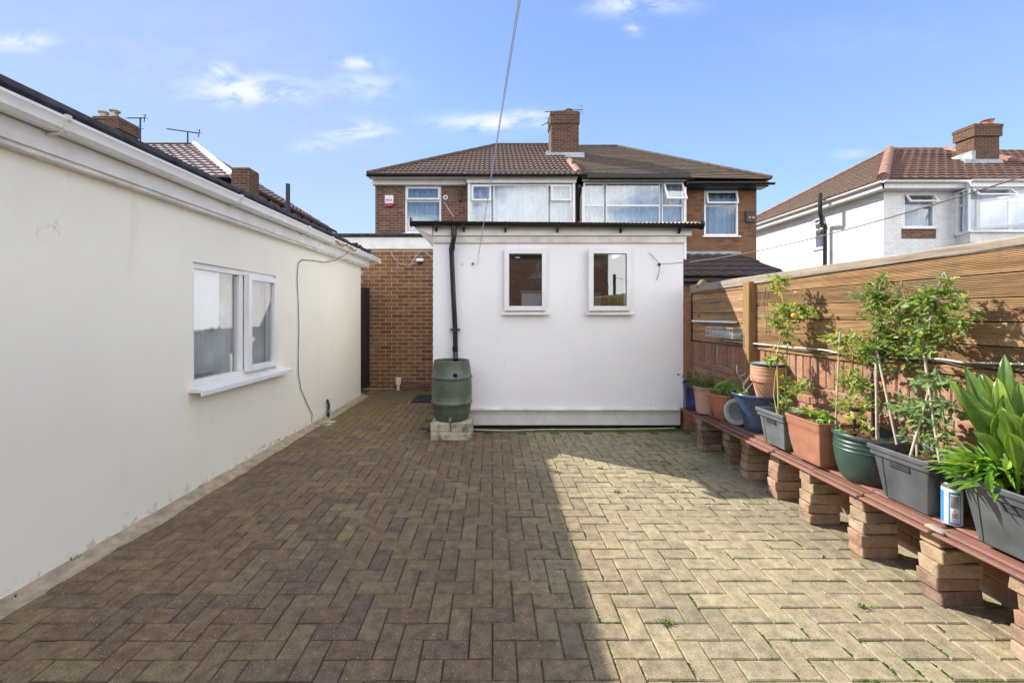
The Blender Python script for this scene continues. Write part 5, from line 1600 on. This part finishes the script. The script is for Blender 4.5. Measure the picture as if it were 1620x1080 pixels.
def crate(parent, x0, x1, y0, y1, z0, h, mat, taper=.05, slots=True, ribs=0, rim=.012):
    """tapered rectangular tub with overhanging rim and hand slots on the long side facing the yard"""
    m_ = MB()
    t_ = .004
    def ring_(z, ins):
        return [(x0 + ins, y0 + ins, z), (x1 - ins, y0 + ins, z), (x1 - ins, y1 - ins, z), (x0 + ins, y1 - ins, z)]
    tiers = [(z0, taper), (z0 + .004, taper - .003), (z0 + h - .06, .012), (z0 + h - .058, 0), (z0 + h - .03, 0), (z0 + h - .028, -.010), (z0 + h, -.011), (z0 + h, .0), (z0 + h - .03, .012), (z0 + h - .06, .018), (z0 + .01, taper + .006)]
    vs = []
    for z, i_ in tiers: vs += ring_(z, i_)
    fs = []
    for a in range(len(tiers) - 1):
        for k in range(4): fs.append((a * 4 + k, a * 4 + (k + 1) % 4, (a + 1) * 4 + (k + 1) % 4, (a + 1) * 4 + k))
    fs += [(0, 1, 2, 3), tuple((len(tiers) - 1) * 4 + k for k in range(4))]
    m_.add(vs, fs)
    o = m_.build('tub', mat, parent)
    # soften
    bv = o.modifiers.new('bevel', 'BEVEL'); bv.width = .006; bv.segments = 2; bv.limit_method = 'ANGLE'; bv.angle_limit = R(50)
    # slots as recessed dark grips
    if slots:
        ym = (y0 + y1) / 2
        m_ = MB(); zz = z0 + h - .075
        ins = .0135
        m_.cbox(x0 + ins - .004, x0 + ins + .004, ym - .055, ym + .055, zz - .022, zz + .010, .003); m_.build('hand_slot', 'felt', parent)
        pass
        m_ = MB()
        ztop = z0 + h - .06
        for yy in (y1 - .065,):
            m_.add([(x0 + .0105, yy, ztop), (x0 + .0105, yy + .004, ztop), (x0 + taper - .0045, yy + .003, z0 + .004), (x0 + taper - .0045, yy, z0 + .004), (x0 + .018, yy, ztop), (x0 + .018, yy + .004, ztop), (x0 + taper + .002, yy + .003, z0 + .004), (x0 + taper + .002, yy, z0 + .004)], [(0, 1, 2, 3), (4, 5, 6, 7), (0, 1, 5, 4), (1, 2, 6, 5), (2, 3, 7, 6), (3, 0, 4, 7)])
        m_.build('seam', 'black_plastic', parent)
    m_ = MB(); rs = random.Random(int(x0 * 999 + y0 * 77)); nx, ny = 8, 8; vs = []
    for a in range(nx + 1):
        for b in range(ny + 1):
            vs.append((x0 + .017 + (x1 - x0 - .034) * a / nx, y0 + .017 + (y1 - y0 - .034) * b / ny, z0 + h - .052 + rs.uniform(-.006, .01)))
    fs = [(a * (ny + 1) + b, (a + 1) * (ny + 1) + b, (a + 1) * (ny + 1) + b + 1, a * (ny + 1) + b + 1) for a in range(nx) for b in range(ny)]
    m_.add(vs, fs); m_.build('soil', 'soil', parent, recalc=False)
    return o


def canes(parent, lst, mat='cane', r=.007):
    for (a, b) in lst:
        a, b = Vector(a), Vector(b)
        m_ = MB(); n_ = 7
        pts = [a.lerp(b, k / (n_ - 1)) for k in range(n_)]
        m_.tube(pts, [r * (1.05 if k % 2 else .95) for k in range(n_)], 8); m_.build('cane', mat, parent, smooth=60)


# 1 navy pot
rg = random.Random(21)
t_ = thing('potted_plant', 'small dark leafy plant in navy glazed pot, farthest on the bench', 'potted plant', (2.20, 4.5, TOP))
pot(t_, 2.20, 4.50, TOP - .01, .29, .088, .112, 'navy_glaze', .006, .02)
f_ = MB(); w_ = MB(); clump(f_, w_, (2.17, 4.46, .72), .13, .14, .10, 260, .035, .02, 0, rg, lambda p: (2.2, 4.5, .66))
f_.build('foliage', 'leaf_fern', t_, kind='stuff', recalc=False); w_.build('stems', 'stem', t_)
# 2 pink pot with feathery plant
t_ = thing('potted_plant', 'feathery fern-like plant in pale pink clay pot on the bench', 'potted plant', (2.24, 4.28, TOP))
pot(t_, 2.235, 4.30, TOP - .008, .275, .098, .122, 'terracotta_pale', .008, .022)
f_ = MB(); w_ = MB()
for k in range(210):
    th = rg.uniform(0, 6.28); ph = rg.uniform(.3, 1.45)
    d = Vector((math.cos(th) * math.sin(ph), math.sin(th) * math.sin(ph), math.cos(ph)))
    L_ = rg.uniform(.10, .21); b = Vector((2.235 + rg.gauss(0, .04), 4.30 + rg.gauss(0, .04), .65))
    tip = b + d * L_ + Vector((0, 0, -.02))
    w_.tube([b, b.lerp(tip, .5) + Vector((0, 0, .012)), tip], .0012, 3, False)
    for j in range(9):
        q = b.lerp(tip, .25 + .75 * j / 8)
        leaf(f_, q, d + Vector((rg.gauss(0, .9), rg.gauss(0, .9), rg.gauss(0, .6))), (0, 0, 1), rg.uniform(.012, .026), .004, 0, rg)
f_.build('foliage', 'leaf_fern', t_, kind='stuff', recalc=False); w_.build('stems', 'stem', t_)
# 3 brown fluted bowl pot
t_ = thing('potted_plant', 'bright rosette-leaved plant in fluted orange brown pot', 'potted plant', (2.29, 4.0, TOP))
pot(t_, 2.285, 4.03, TOP, .245, .095, .142, 'terracotta_dark', .008, .02, .012, .012, 24, n=96)
f_ = MB(); w_ = MB(); clump(f_, w_, (2.29, 3.97, .715), .15, .17, .075, 420, .032, .020, 0, rg, lambda p: (p.x * .5 + 1.145, p.y * .5 + 2.0, .64))
f_.build('foliage', 'leaf_bright', t_, kind='stuff', recalc=False); w_.build('stems', 'stem', t_)
for (a, b) in (((1140, 622), (1148, 600)), ((1128, 615), (1143, 602))):
    f_ = MB(); p0 = at(*a, 4.0); p1 = at(*b, 3.95); leaf(f_, p0, p1 - p0, (-.5, -.4, 1), (p1 - p0).length * 1.3, .03, 0, rg); f_.build('leaf', 'leaf_bright', t_, recalc=False)
# 4 grey round lid
q = at(1173, 661, 3.80)
t_ = thing('plastic_lid', 'round grey plastic lid leaning between brown pot and blue pot', 'lid', (q.x, q.y, TOP))
m_ = MB(); m_.lathe([(.075, .0), (.118, .0), (.122, .012), (.118, .022), (.09, .03), (.075, .012)], 0, 0, 36, close=True)
n2_ = MB(); n2_.lathe([(.002, .008), (.078, .008), (.078, .012), (.002, .014)], 0, 0, 36)
Mx = Matrix.Translation((2.25, 3.79, TOP + .121)) @ Matrix.Rotation(R(-64), 4, 'Z') @ Matrix.Rotation(R(80), 4, 'X')
m_.v = [Mx @ a for a in m_.v]; n2_.v = [Mx @ a for a in n2_.v]
m_.build('rim', 'grey_lid', t_, smooth=40); n2_.build('centre', 'grey_plastic', t_, smooth=40)
# 5 blue pot
t_ = thing('potted_plant', 'blue glazed flared pot with bare twigs below the stacked pots', 'potted plant', (2.33, 3.62, TOP))
pot(t_, 2.325, 3.63, TOP, .325, .092, .186, 'blue_glaze', .01, .018, -.016)
w_ = MB()
for pts in (((1178, 622), (1176, 606), (1166, 590), (1166, 577)), ((1176, 606), (1186, 595)), ((1178, 620), (1190, 606), (1196, 600)), ((1176, 610), (1184, 600), (1187, 592)), ((1170, 596), (1180, 590))):
    w_.tube([at(a, b, 3.60) for a, b in pts], .004, 5)
w_.build('twigs', 'twig', t_)
f_ = MB(); w_ = MB(); clump(f_, w_, (2.22, 3.66, .745), .08, .12, .05, 60, .03, .018, 0, rg, lambda p: (2.27, 3.66, .70))
f_.build('foliage', 'leaf_bright', t_, kind='stuff', recalc=False); w_.build('stems', 'stem', t_)
# 6 nested pots
t_ = thing('pot_stack', 'stack of nested buff plastic plant pots with blue saucer on top', 'pot stack', (2.40, 3.6, .69))
for k in range(4):
    zz = .688 + (.022 if k else 0) * k + (.055 if k else 0)
    hh = .20
    pr = [(.082, 0), (.084, .004), (.118, hh - .045), (.120, hh - .044), (.131, hh - .042), (.134, hh - .004), (.130, hh), (.118, hh), (.112, hh - .04), (.08, .02)]
    if k: pr = [(a, b) for a, b in pr]; zz = .688 + .05 * 0 + .027 * k + .01
    m_ = MB(); m_.lathe([(a * (1 - .002 * k), b + zz) for a, b in pr], 2.395, 3.58, 36); m_.build('pot', 'terracotta_buff', t_, smooth=35)
ztop = .688 + .027 * 3 + .01 + .20
m_ = MB(); m_.lathe([(.10, ztop), (.135, ztop + .012), (.138, ztop + .018), (.13, ztop + .016), (.09, ztop + .008), (.01, ztop + .006)], 2.395, 3.58, 32); m_.build('saucer', 'blue_plate', t_, smooth=40)
m_ = MB(); m_.lathe([(.06, ztop + .012), (.115, ztop + .019), (.116, ztop + .023), (.01, ztop + .019)], 2.395, 3.58, 32); m_.build('saucer', 'grey_lid', t_, smooth=40)

# 7 small grey crate with tall tomato
t_ = thing('potted_plant', 'tall yellowing tomato plant with orange fruit in a small grey crate', 'potted plant', (2.3, 3.2, TOP))
crate(t_, 2.145, 2.43, 3.04, 3.34, TOP, .27, 'grey_plastic', .04)
def stem_part(parent, pts, r0, r1, mat='stem', name='stem'):
    m_ = MB(); n_ = len(pts); m_.tube(pts, [r0 + (r1 - r0) * k / (n_ - 1) for k in range(n_)], 7); return m_.build(name, mat, parent, smooth=60)
SP = [atX(a, b, x_) for a, b, x_ in ((1232, 660, 2.27), (1231, 620, 2.27), (1229, 560, 2.28), (1238, 520, 2.29), (1240, 480, 2.29), (1232, 450, 2.28), (1232, 437, 2.28))]
stem_part(t_, SP, .007, .003, 'stem_yellow')
SP2 = [atX(a, b, x_) for a, b, x_ in ((1240, 655, 2.30), (1243, 610, 2.32), (1245, 560, 2.33), (1246, 520, 2.34), (1258, 490, 2.34), (1275, 470, 2.34))]
stem_part(t_, SP2, .007, .003, 'stem')
stem_part(t_, [atX(a, b, 2.24) for a, b in ((1230, 655), (1224, 625), (1226, 600), (1228, 585))], .005, .003, 'stem_yellow')
def near(sp):
    return lambda p: min(sp, key=lambda s_: (s_ - p).length)
f_ = MB(); w_ = MB()
for (a, b, x_, rx_, ry_, rz_, n_, L_) in ((1232, 448, 2.28, .06, .09, .09, 120, .06), (1246, 492, 2.31, .09, .15, .08, 230, .06), (1228, 508, 2.27, .06, .13, .06, 110, .06), (1272, 492, 2.38, .05, .10, .08, 110, .065), (1250, 530, 2.32, .05, .08, .08, 80, .055), (1222, 565, 2.26, .05, .07, .09, 70, .07), (1262, 615, 2.34, .07, .12, .10, 150, .055), (1243, 640, 2.30, .06, .09, .06, 90, .045)):
    clump(f_, w_, atX(a, b, x_), rx_, ry_, rz_, n_, L_, L_ * .5, 1, rg, near(SP + SP2))
f_.build('foliage', 'leaf_yellow', t_, kind='stuff', recalc=False); w_.build('twigs', 'stem', t_)
for (a, b) in ((1256, 499), (1259, 463)):
    m_ = MB(); q = atX(a, b, 2.27); r_ = .02 if a == 1256 else .012; m_.lathe([(.002, q.z - r_), (r_ * .7, q.z - r_ * .75), (r_, q.z), (r_ * .75, q.z + r_ * .7), (.002, q.z + r_ * .9)], q.x, q.y, 14); m_.build('tomato', 'orange_fruit', t_, smooth=60)
m_ = MB(); q = atX(1245, 542, 2.30); m_.cbox(q.x - .02, q.x + .02, q.y - .02, q.y + .02, q.z - .012, q.z + .012, .005); m_.build('tie', 'black_plastic', t_)

# 8 terracotta trough
t_ = thing('potted_plant', 'square fluted terracotta trough with green seedlings', 'potted plant', (2.3, 2.85, TOP))
def trough(parent, x0, x1, y0, y1, z0, h, mat):
    cx_, cy_ = (x0 + x1) / 2, (y0 + y1) / 2
    hx_, hy_ = (x1 - x0) / 2, (y1 - y0) / 2
    def ringpts(f, zz, fl):
        pts = []; N = 96
        for k in range(N):
            th = 2 * math.pi * k / N
            c_, s_ = math.cos(th), math.sin(th)
            e = .17
            px_ = math.copysign(abs(c_) ** e, c_); py_ = math.copysign(abs(s_) ** e, s_)
            # spread samples evenly along the sides
            k4 = k / N * 4; side = int(k4); u_ = k4 - side
            cor = .94
            v_ = (u_ * 2 - 1)
            rx = 1.0
            base_ = [(v_, -1), (1, v_), (-v_, 1), (-1, -v_)][side]
            m__ = max(abs(v_) - cor, 0) / (1 - cor)
            shrink = 1 - .018 * m__ * m__
            g__ = 1 - fl * (.5 + .5 * math.cos(u_ * 2 * math.pi * 10)) * (1 if .07 < u_ < .93 else 0)
            pts.append((cx_ + base_[0] * hx_ * f * (g__ if side % 2 else 1) * shrink, cy_ + base_[1] * hy_ * f * (g__ if side % 2 == 0 else 1) * shrink, zz))
        return pts
    tiers = [(.70, 0, 0), (.735, .008, .0), (.76, .03, .02), (.83, .09, .022), (.885, .15, .022), (.92, h - .075, .018), (.925, h - .07, 0), (.945, h - .066, 0), (.965, h - .018, 0), (1.0, h - .014, 0), (1.0, h, 0), (.95, h, 0), (.93, h - .05, 0)]
    vs = []; N = 96
    for f, zz, fl in tiers: vs += ringpts(f, z0 + zz, fl)
    fs = [(a * N + k, a * N + (k + 1) % N, (a + 1) * N + (k + 1) % N, (a + 1) * N + k) for a in range(len(tiers) - 1) for k in range(N)]
    fs += [tuple(range(N)), tuple((len(tiers) - 1) * N + k for k in range(N))]
    m_ = MB(); m_.add(vs, fs); m_.build('trough', mat, parent, smooth=40)
    m_ = MB(); sx_, sy_ = hx_ * .925, hy_ * .925; rs = random.Random(6)
    vs = [(cx_ + sx_ * (a / 4 - 1), cy_ + sy_ * (b / 4 - 1), z0 + h - .042 + rs.uniform(-.006, .01)) for a in range(9) for b in range(9)]
    m_.add(vs, [(a * 9 + b, (a + 1) * 9 + b, (a + 1) * 9 + b + 1, a * 9 + b + 1) for a in range(8) for b in range(8)]); m_.build('soil', 'soil', parent, recalc=False)
trough(t_, 2.13, 2.455, 2.69, 3.01, TOP, .30, 'terracotta')
f_ = MB(); w_ = MB()
for (a, b) in ((1270, 660), (1290, 668), (1303, 672), (1280, 655), (1310, 660)):
    q = atX(a, b + 8, 2.20 + .12 * rg.random())
    q.z = max(q.z, TOP + .26)
    for s_ in range(3):
        tip = q + Vector((rg.gauss(0, .03), rg.gauss(0, .03), rg.uniform(.03, .07)))
        w_.tube([q, tip], .0016, 4, False)
        for k in range(5): leaf(f_, tip, (rg.gauss(-.2, 1), rg.gauss(0, 1), rg.gauss(.2, .3)), (rg.gauss(0, .3), rg.gauss(0, .3), 1), rg.uniform(.04, .075), .018, 0, rg)
f_.build('foliage', 'leaf_bright', t_, kind='stuff', recalc=False); w_.build('stems', 'stem', t_)
canes(t_, [(atX(1322, 676, 2.33), atX(1329, 525, 2.33))], 'cane', .0055)

# 9 green planter with climber
t_ = thing('potted_plant', 'leafy climbing plant on canes in round dark green planter', 'potted plant', (2.31, 2.55, TOP))
pot(t_, 2.325, 2.54, TOP, .285, .138, .172, 'green_pot', .012, .022, .016, n=56)
for zz in (.19, .215, .24):
    m_ = MB(); rr_ = .138 + (.172 - .138) * zz / .263 + .016 * math.sin(math.pi * zz / .263)
    m_.lathe([(rr_ - .004, TOP + zz - .006), (rr_ + .003, TOP + zz), (rr_ - .002, TOP + zz + .007)], 2.325, 2.54, 56); m_.build('ridge', 'green_pot', t_, smooth=40)
canes(t_, [(atX(1387, 702, 2.30), atX(1386, 545, 2.33)), (atX(1419, 703, 2.30), atX(1386, 548, 2.32))], 'cane', .006)
canes(t_, [(atX(1381, 690, 2.36), atX(1380, 590, 2.38))], M['dark_metal'], .008)
SPc = [atX(a, b, 2.33) for a, b in ((1390, 700), (1388, 640), (1384, 590), (1388, 550), (1392, 510), (1390, 470), (1394, 438))]
SPb = [atX(a, b, 2.36) for a, b in ((1350, 695), (1346, 650), (1342, 600), (1350, 560), (1335, 530))]
SPe = [atX(a, b, 2.36) for a, b in ((1392, 560), (1405, 530), (1425, 500), (1432, 475), (1425, 440))]
stem_part(t_, SPc, .007, .003, 'twig'); stem_part(t_, SPb, .005, .003, 'stem_yellow'); stem_part(t_, SPe, .005, .002, 'twig')
f_ = MB(); w_ = MB()
for (a, b, x_, rx_, ry_, rz_, n_, L_) in ((1392, 452, 2.33, .05, .06, .07, 130, .045), (1378, 475, 2.32, .07, .12, .08, 240, .045), (1402, 500, 2.34, .08, .13, .11, 330, .048), (1380, 540, 2.32, .07, .13, .09, 240, .05), (1405, 560, 2.36, .06, .12, .10, 220, .05), (1425, 480, 2.38, .05, .09, .10, 150, .045), (1418, 540, 2.38, .05, .10, .10, 150, .05)):
    clump(f_, w_, atX(a, b, x_), rx_, ry_, rz_, n_, L_, L_ * .52, 1, rg, near(SPc + SPe))
f_.build('foliage', 'leaf_mid', t_, kind='stuff', recalc=False); w_.build('twigs', 'stem', t_)
f_ = MB(); w_ = MB()
for (a, b, x_, rx_, ry_, rz_, n_, L_) in ((1318, 535, 2.36, .05, .13, .05, 130, .045), (1345, 550, 2.37, .07, .15, .08, 260, .045), (1350, 600, 2.37, .07, .15, .09, 280, .045), (1345, 640, 2.36, .06, .13, .08, 220, .042), (1372, 620, 2.38, .05, .1, .1, 160, .045), (1360, 670, 2.36, .06, .11, .06, 140, .04)):
    clump(f_, w_, atX(a, b, x_), rx_, ry_, rz_, n_, L_, L_ * .52, 1, rg, near(SPb))
f_.build('foliage', 'leaf_yellow', t_, kind='stuff', recalc=False); w_.build('twigs', 'stem_yellow', t_)
f_ = MB(); w_ = MB(); clump(f_, w_, (2.22, 2.50, .70), .08, .10, .03, 130, .028, .015, 0, rg, lambda p: (p.x, p.y, .66)); f_.build('ground_cover', 'leaf_red', t_, kind='stuff', recalc=False)
f_ = MB(); w_ = MB(); clump(f_, w_, atX(1330, 682, 2.18), .03, .05, .025, 40, .03, .02, 0, rg, lambda p: (2.2, 2.6, .67)); f_.build('trailing_leaves', 'leaf_sage', t_, kind='stuff', recalc=False)
# solar light stuck in it
q = atX(1352, 690, 2.19)
t_ = thing('solar_light', 'small black solar stake light in the green planter', 'garden light', (q.x, q.y, q.z - .03))
zt_ = atX(1352, 650, 2.19).z
m_ = MB(); m_.tube([(q.x, q.y, q.z - .03), (q.x, q.y, zt_ - .03)], .008, 10); m_.build('stake', 'black_plastic', t_, smooth=60)
m_ = MB(); m_.lathe([(.010, zt_ - .045), (.020, zt_ - .015), (.020, zt_ + .0)], q.x, q.y, 16); m_.build('lens', 'brass', t_, smooth=40)
m_ = MB(); m_.lathe([(.022, zt_), (.026, zt_ + .003), (.026, zt_ + .016), (.022, zt_ + .02)], q.x, q.y, 20); m_.build('cap', 'black_plastic', t_, smooth=40)

# 10 dark crate with chrysanthemum on canes
t_ = thing('potted_plant', 'sage-leaved bushy plant on canes in dark grey crate beside the can', 'potted plant', (2.3, 2.2, TOP))
crate(t_, 2.153, 2.45, 2.035, 2.352, TOP, .285, 'dark_grey_plastic', .045)
canes(t_, [(atX(1487, 733, 2.26), atX(1462, 560, 2.30)), (atX(1451, 722, 2.26), atX(1449, 640, 2.28)), (atX(1440, 722, 2.22), atX(1475, 600, 2.32))], 'cane', .006)
SPd = [atX(a, b, 2.31) for a, b in ((1478, 730), (1472, 650), (1466, 600), (1465, 560), (1470, 520), (1478, 470), (1494, 430))]
SPd2 = [atX(a, b, 2.33) for a, b in ((1466, 570), (1485, 545), (1505, 510), (1525, 470))]
SPd3 = [atX(a, b, 2.29) for a, b in ((1500, 735), (1497, 690), (1490, 640), (1483, 590))]
stem_part(t_, SPd, .008, .003, 'twig'); stem_part(t_, SPd2, .005, .002, 'twig'); stem_part(t_, SPd3, .005, .003, 'stem')
f_ = MB(); w_ = MB()
for (a, b, x_, rx_, ry_, rz_, n_, L_) in ((1495, 438, 2.33, .02, .02, .03, 24, .022), (1470, 475, 2.31, .07, .12, .07, 220, .045), (1500, 470, 2.33, .07, .10, .08, 170, .042), (1480, 515, 2.31, .08, .13, .09, 300, .05), (1510, 500, 2.33, .05, .09, .07, 130, .048), (1450, 550, 2.30, .06, .10, .07, 130, .05)):
    clump(f_, w_, atX(a, b, x_), rx_, ry_, rz_, n_, L_, L_ * .52, 1, rg, near(SPd + SPd2))
f_.build('foliage', 'leaf_mid', t_, kind='stuff', recalc=False); w_.build('twigs', 'stem', t_)
f_ = MB(); w_ = MB()
for (a, b, x_, rx_, ry_, rz_, n_, L_) in ((1470, 600, 2.28, .07, .10, .05, 130, .055), (1450, 650, 2.28, .09, .12, .07, 260, .05), (1490, 650, 2.30, .08, .10, .08, 170, .05), (1465, 690, 2.30, .09, .11, .05, 180, .045)):
    clump(f_, w_, atX(a, b, x_), rx_, ry_, rz_, n_, L_, L_ * .6, 1, rg, near(SPd + SPd3))
f_.build('lower_foliage', 'leaf_sage', t_, kind='stuff', recalc=False); w_.build('twigs', 'stem', t_)
f_ = MB(); w_ = MB(); clump(f_, w_, (2.28, 2.10, .68), .10, .06, .03, 120, .03, .014, 0, rg, lambda p: (p.x, p.y, .65)); f_.build('ground_cover', 'leaf_red', t_, kind='stuff', recalc=False)

# 11 can
q = (2.235, 2.005)
t_ = thing('tin_can', 'blue and white cylindrical can standing between the two dark crates', 'can', (q[0], q[1], TOP))
r_ = .037; z0_ = TOP + .0
m_ = MB(); m_.lathe([(r_ - .003, z0_), (r_, z0_ + .003), (r_, z0_ + .172), (r_ - .002, z0_ + .175)], q[0], q[1], 40); m_.build('body', 'can_white', t_, smooth=40)
m_ = MB(); m_.lathe([(r_ - .001, z0_ + .1755), (r_ + .001, z0_ + .178), (r_ + .001, z0_ + .194), (r_ - .004, z0_ + .20), (.005, z0_ + .20)], q[0], q[1], 40); m_.build('lid', 'grey_plastic', t_, smooth=40)
def band(a0, a1, zA, zB, rr, mat, nm='label_print'):
    m_ = MB(); n_ = 16; vs = []
    for k in range(n_ + 1):
        th = R(a0 + (a1 - a0) * k / n_)
        for z in (zA, zB):
            for e in (0, .0004): vs.append((q[0] + (rr + e) * math.cos(th), q[1] + (rr + e) * math.sin(th), z))
    fs = []
    for k in range(n_):
        a = 4 * k; b = a + 4
        fs += [(a + 1, b + 1, b + 3, a + 3), (a, b, b + 1, a + 1), (a + 2, b + 2, b + 3, a + 3)]
    m_.add(vs, fs); return m_.build(nm, mat, t_, recalc=False, smooth=60)
# camera sees it from about -138 degrees round to -90
band(-215, -182, z0_ + .006, z0_ + .16, r_ + .0003, 'can_blue'); band(-155, -88, z0_ + .006, z0_ + .016, r_ + .0003, 'can_blue'); band(-155, -88, z0_ + .150, z0_ + .16, r_ + .0003, 'can_blue')
band(-155, -148, z0_ + .0165, z0_ + .1495, r_ + .0003, 'can_blue'); band(-95, -88, z0_ + .0165, z0_ + .1495, r_ + .0003, 'can_blue')
band(-144, -100, z0_ + .085, z0_ + .143, r_ + .0003, 'can_grey')
for k in range(11): band(-137 + k * 2.9, -137 + k * 2.9 + (1.0 if k % 3 else 1.8), z0_ + .036, z0_ + .062, r_ + .0003, 'ink')
band(-130, -120, z0_ + .068, z0_ + .073, r_ + .0003, 'ink')
for k in range(4): band(-143, -101, z0_ + .020 + k * .0035, z0_ + .0212 + k * .0035, r_ + .0003, 'can_grey')

# 12 right crate with broad leaved plant
t_ = thing('potted_plant', 'big glossy broad-leaved plant in dark grey crate at the right edge', 'potted plant', (2.3, 1.7, TOP))
crate(t_, 2.142, 2.45, 1.48, 1.895, TOP, .285, 'dark_grey_plastic', .045)
Mx = Matrix.Translation((2.1285, 1.74, TOP + .27)) @ Matrix.Rotation(R(-90), 4, 'Z') @ Matrix.Rotation(R(90), 4, 'X')
rg = random.Random(77)
def bigleaf(parent, base, tip, W, bend=.06, mat='leaf_broad', seg=9, face=(-.6, -.5, .6)):
    base, tip = Vector(base), Vector(tip)
    d = tip - base; L_ = d.length; dn = d.normalized()
    s = dn.cross(Vector(face)); s.normalize(); nn = s.cross(dn).normalized()
    if nn.dot(Vector(face)) < 0: nn = -nn
    vs = []; wav = rg.uniform(0, 6)
    for k in range(seg + 1):
        f = k / seg
        c_ = base + d * f - nn * bend * (f * f) + Vector((0, 0, bend * math.sin(math.pi * f)))
        # petiole then blade
        if f < .28: hw = .007
        else:
            g_ = (f - .28) / .72
            hw = .006 + W * .235 * (math.sin(math.pi * min(1, g_ ** .75)) ** .8 if g_ < 1 else 0)
        if k == seg: hw = .001
        fold = hw * .35
        cg = .10 * hw
        for (m1, up_) in ((-1, fold + .004 * math.sin(wav + 9 * f)), (-.78, fold * .75 - cg), (-.55, fold * .5 + cg), (-.3, fold * .2 - cg), (0, -cg), (.3, fold * .2 + cg), (.55, fold * .5 - cg), (.78, fold * .75 + cg), (1, fold + .004 * math.sin(wav + 3 + 8 * f))):
            vs.append(c_ + s * hw * m1 + nn * up_)
    fs = [(k * 9 + a, k * 9 + a + 1, (k + 1) * 9 + a + 1, (k + 1) * 9 + a) for k in range(seg) for a in range(8)]
    m_ = MB(); m_.add(vs, fs); return m_.build('leaf', mat, parent, recalc=False, smooth=80)
leaves = [((2.33, 1.84, .68), (1582, 560, 2.34), .10), ((2.30, 1.86, .68), (1502, 600, 2.22), .07), ((2.30, 1.84, .68), (1528, 578, 2.30), .10), ((2.33, 1.82, .68), (1546, 586, 2.36), .10), ((2.30, 1.80, .68), (1520, 610, 2.20), .11),
          ((2.34, 1.80, .68), (1560, 590, 2.30), .10), ((2.34, 1.78, .68), (1598, 590, 2.40), .11), ((2.28, 1.80, .68), (1585, 625, 2.26), .12), ((2.30, 1.76, .68), (1612, 600, 2.34), .12), ((2.28, 1.78, .68), (1565, 650, 2.18), .11),
          ((2.26, 1.76, .68), (1600, 655, 2.20), .13), ((2.30, 1.70, .68), (1640, 610, 2.30), .12), ((2.28, 1.72, .68), (1632, 650, 2.22), .13), ((2.34, 1.66, .68), (1660, 590, 2.36), .12), ((2.24, 1.80, .68), (1556, 690, 2.14), .09), ((2.22, 1.74, .68), (1606, 700, 2.14), .10), ((2.36, 1.88, .68), (1560, 620, 2.42), .10), ((2.30, 1.83, .68), (1572, 600, 2.26), .09),
          ((2.33, 1.86, .68), (1550, 640, 2.30), .10), ((2.28, 1.60, .68), (1680, 640, 2.2), .12), ((2.20, 1.66, .68), (1650, 700, 2.1), .10), ((2.32, 1.79, .68), (1590, 680, 2.24), .11), ((2.30, 1.84, .68), (1575, 660, 2.2), .10)]
for b, (a1, a2, x_), W_ in leaves:
    bigleaf(t_, b, atX(a1, a2, x_), W_, rg.uniform(.02, .07), face=(rg.gauss(-.7, .25), rg.gauss(-.5, .25), rg.gauss(.5, .2)))
for k in range(34):
    b = Vector((rg.uniform(2.27, 2.38), rg.uniform(1.6, 1.88), .68)); an_ = rg.uniform(0, 6.28)
    d = Vector((math.cos(an_) * .35, math.sin(an_) * .45, rg.uniform(.8, 1.2))).normalized()
    bigleaf(t_, b, b + d * rg.uniform(.24, .42), rg.uniform(.05, .085), rg.uniform(.02, .06), face=(rg.gauss(-.5, .5), rg.gauss(-.4, .5), rg.gauss(.5, .4)))
f_ = MB()
for k in range(230):
    b = Vector((2.27 + rg.gauss(0, .05), 1.86 + rg.gauss(0, .035), .66 + rg.uniform(0, .09)))
    d = Vector((rg.gauss(-.75, .45), rg.gauss(-.15, .55), rg.uniform(-.05, .9)))
    leaf(f_, b, d, (-.3, -.2, 1), rg.uniform(.08, .19), rg.uniform(.016, .028), 0, rg)
f_.build('narrow_leaves', 'leaf_bright', t_, kind='stuff', recalc=False)
f_ = MB(); w_ = MB()
for k in range(26):
    b = Vector((2.30 + rg.gauss(0, .05), rg.uniform(1.55, 1.85), .65)); w_.tube([b, b + Vector((rg.gauss(0, .02), rg.gauss(0, .02), rg.uniform(.12, .25)))], .005, 6)
w_.build('stems', 'stem', t_)
for (a, b, c_, e) in ((1566, 745, 1563, 785), (1598, 728, 1590, 742)):
    p0 = atX(a, b, 2.118); p1 = atX(c_, e, 2.105); f_ = MB(); leaf(f_, p0, p1 - p0, (-1, -.3, .2), (p1 - p0).length, .03, 0, rg); f_.build('hanging_leaf', 'leaf_bright', t_, recalc=False)

# odd leaves and debris on the paving
rg = random.Random(5)
for k, (x_, y_) in enumerate(((1.95, 2.42), (1.70, 1.95), (2.02, 1.88))):
    m_ = MB(); leaf(m_, (x_, y_, .008), (rg.gauss(0, 1), rg.gauss(0, 1), .15), (0, 0, 1), .035, .014, 0, rg)
    o = m_.build('fallen_leaf', 'soil', recalc=False); tag(o, ['dark fallen leaf on the paving beside the pier below the green planter', 'dark fallen leaf on the sunlit paving at lower right', 'dark fallen leaf by the chipped brick pier'][k], 'leaf')
# small weeds at the foot of the cream wall
rg = random.Random(8)
w_ = MB()
for (px_, py_) in ((20, 950), (117, 885), (417, 707), (440, 697), (452, 692), (318, 770)):
    q = wallpt(px_, py_, .03)
    for k in range(9): leaf(w_, q + Vector((rg.gauss(0, .01), rg.gauss(0, .015), 0)), (rg.uniform(.1, 1), rg.gauss(0, .8), 1), (1, 0, .3), rg.uniform(.012, .03), .006, 0, rg)
o = w_.build('weeds', 'leaf_fern', recalc=False); o['kind'] = 'stuff'
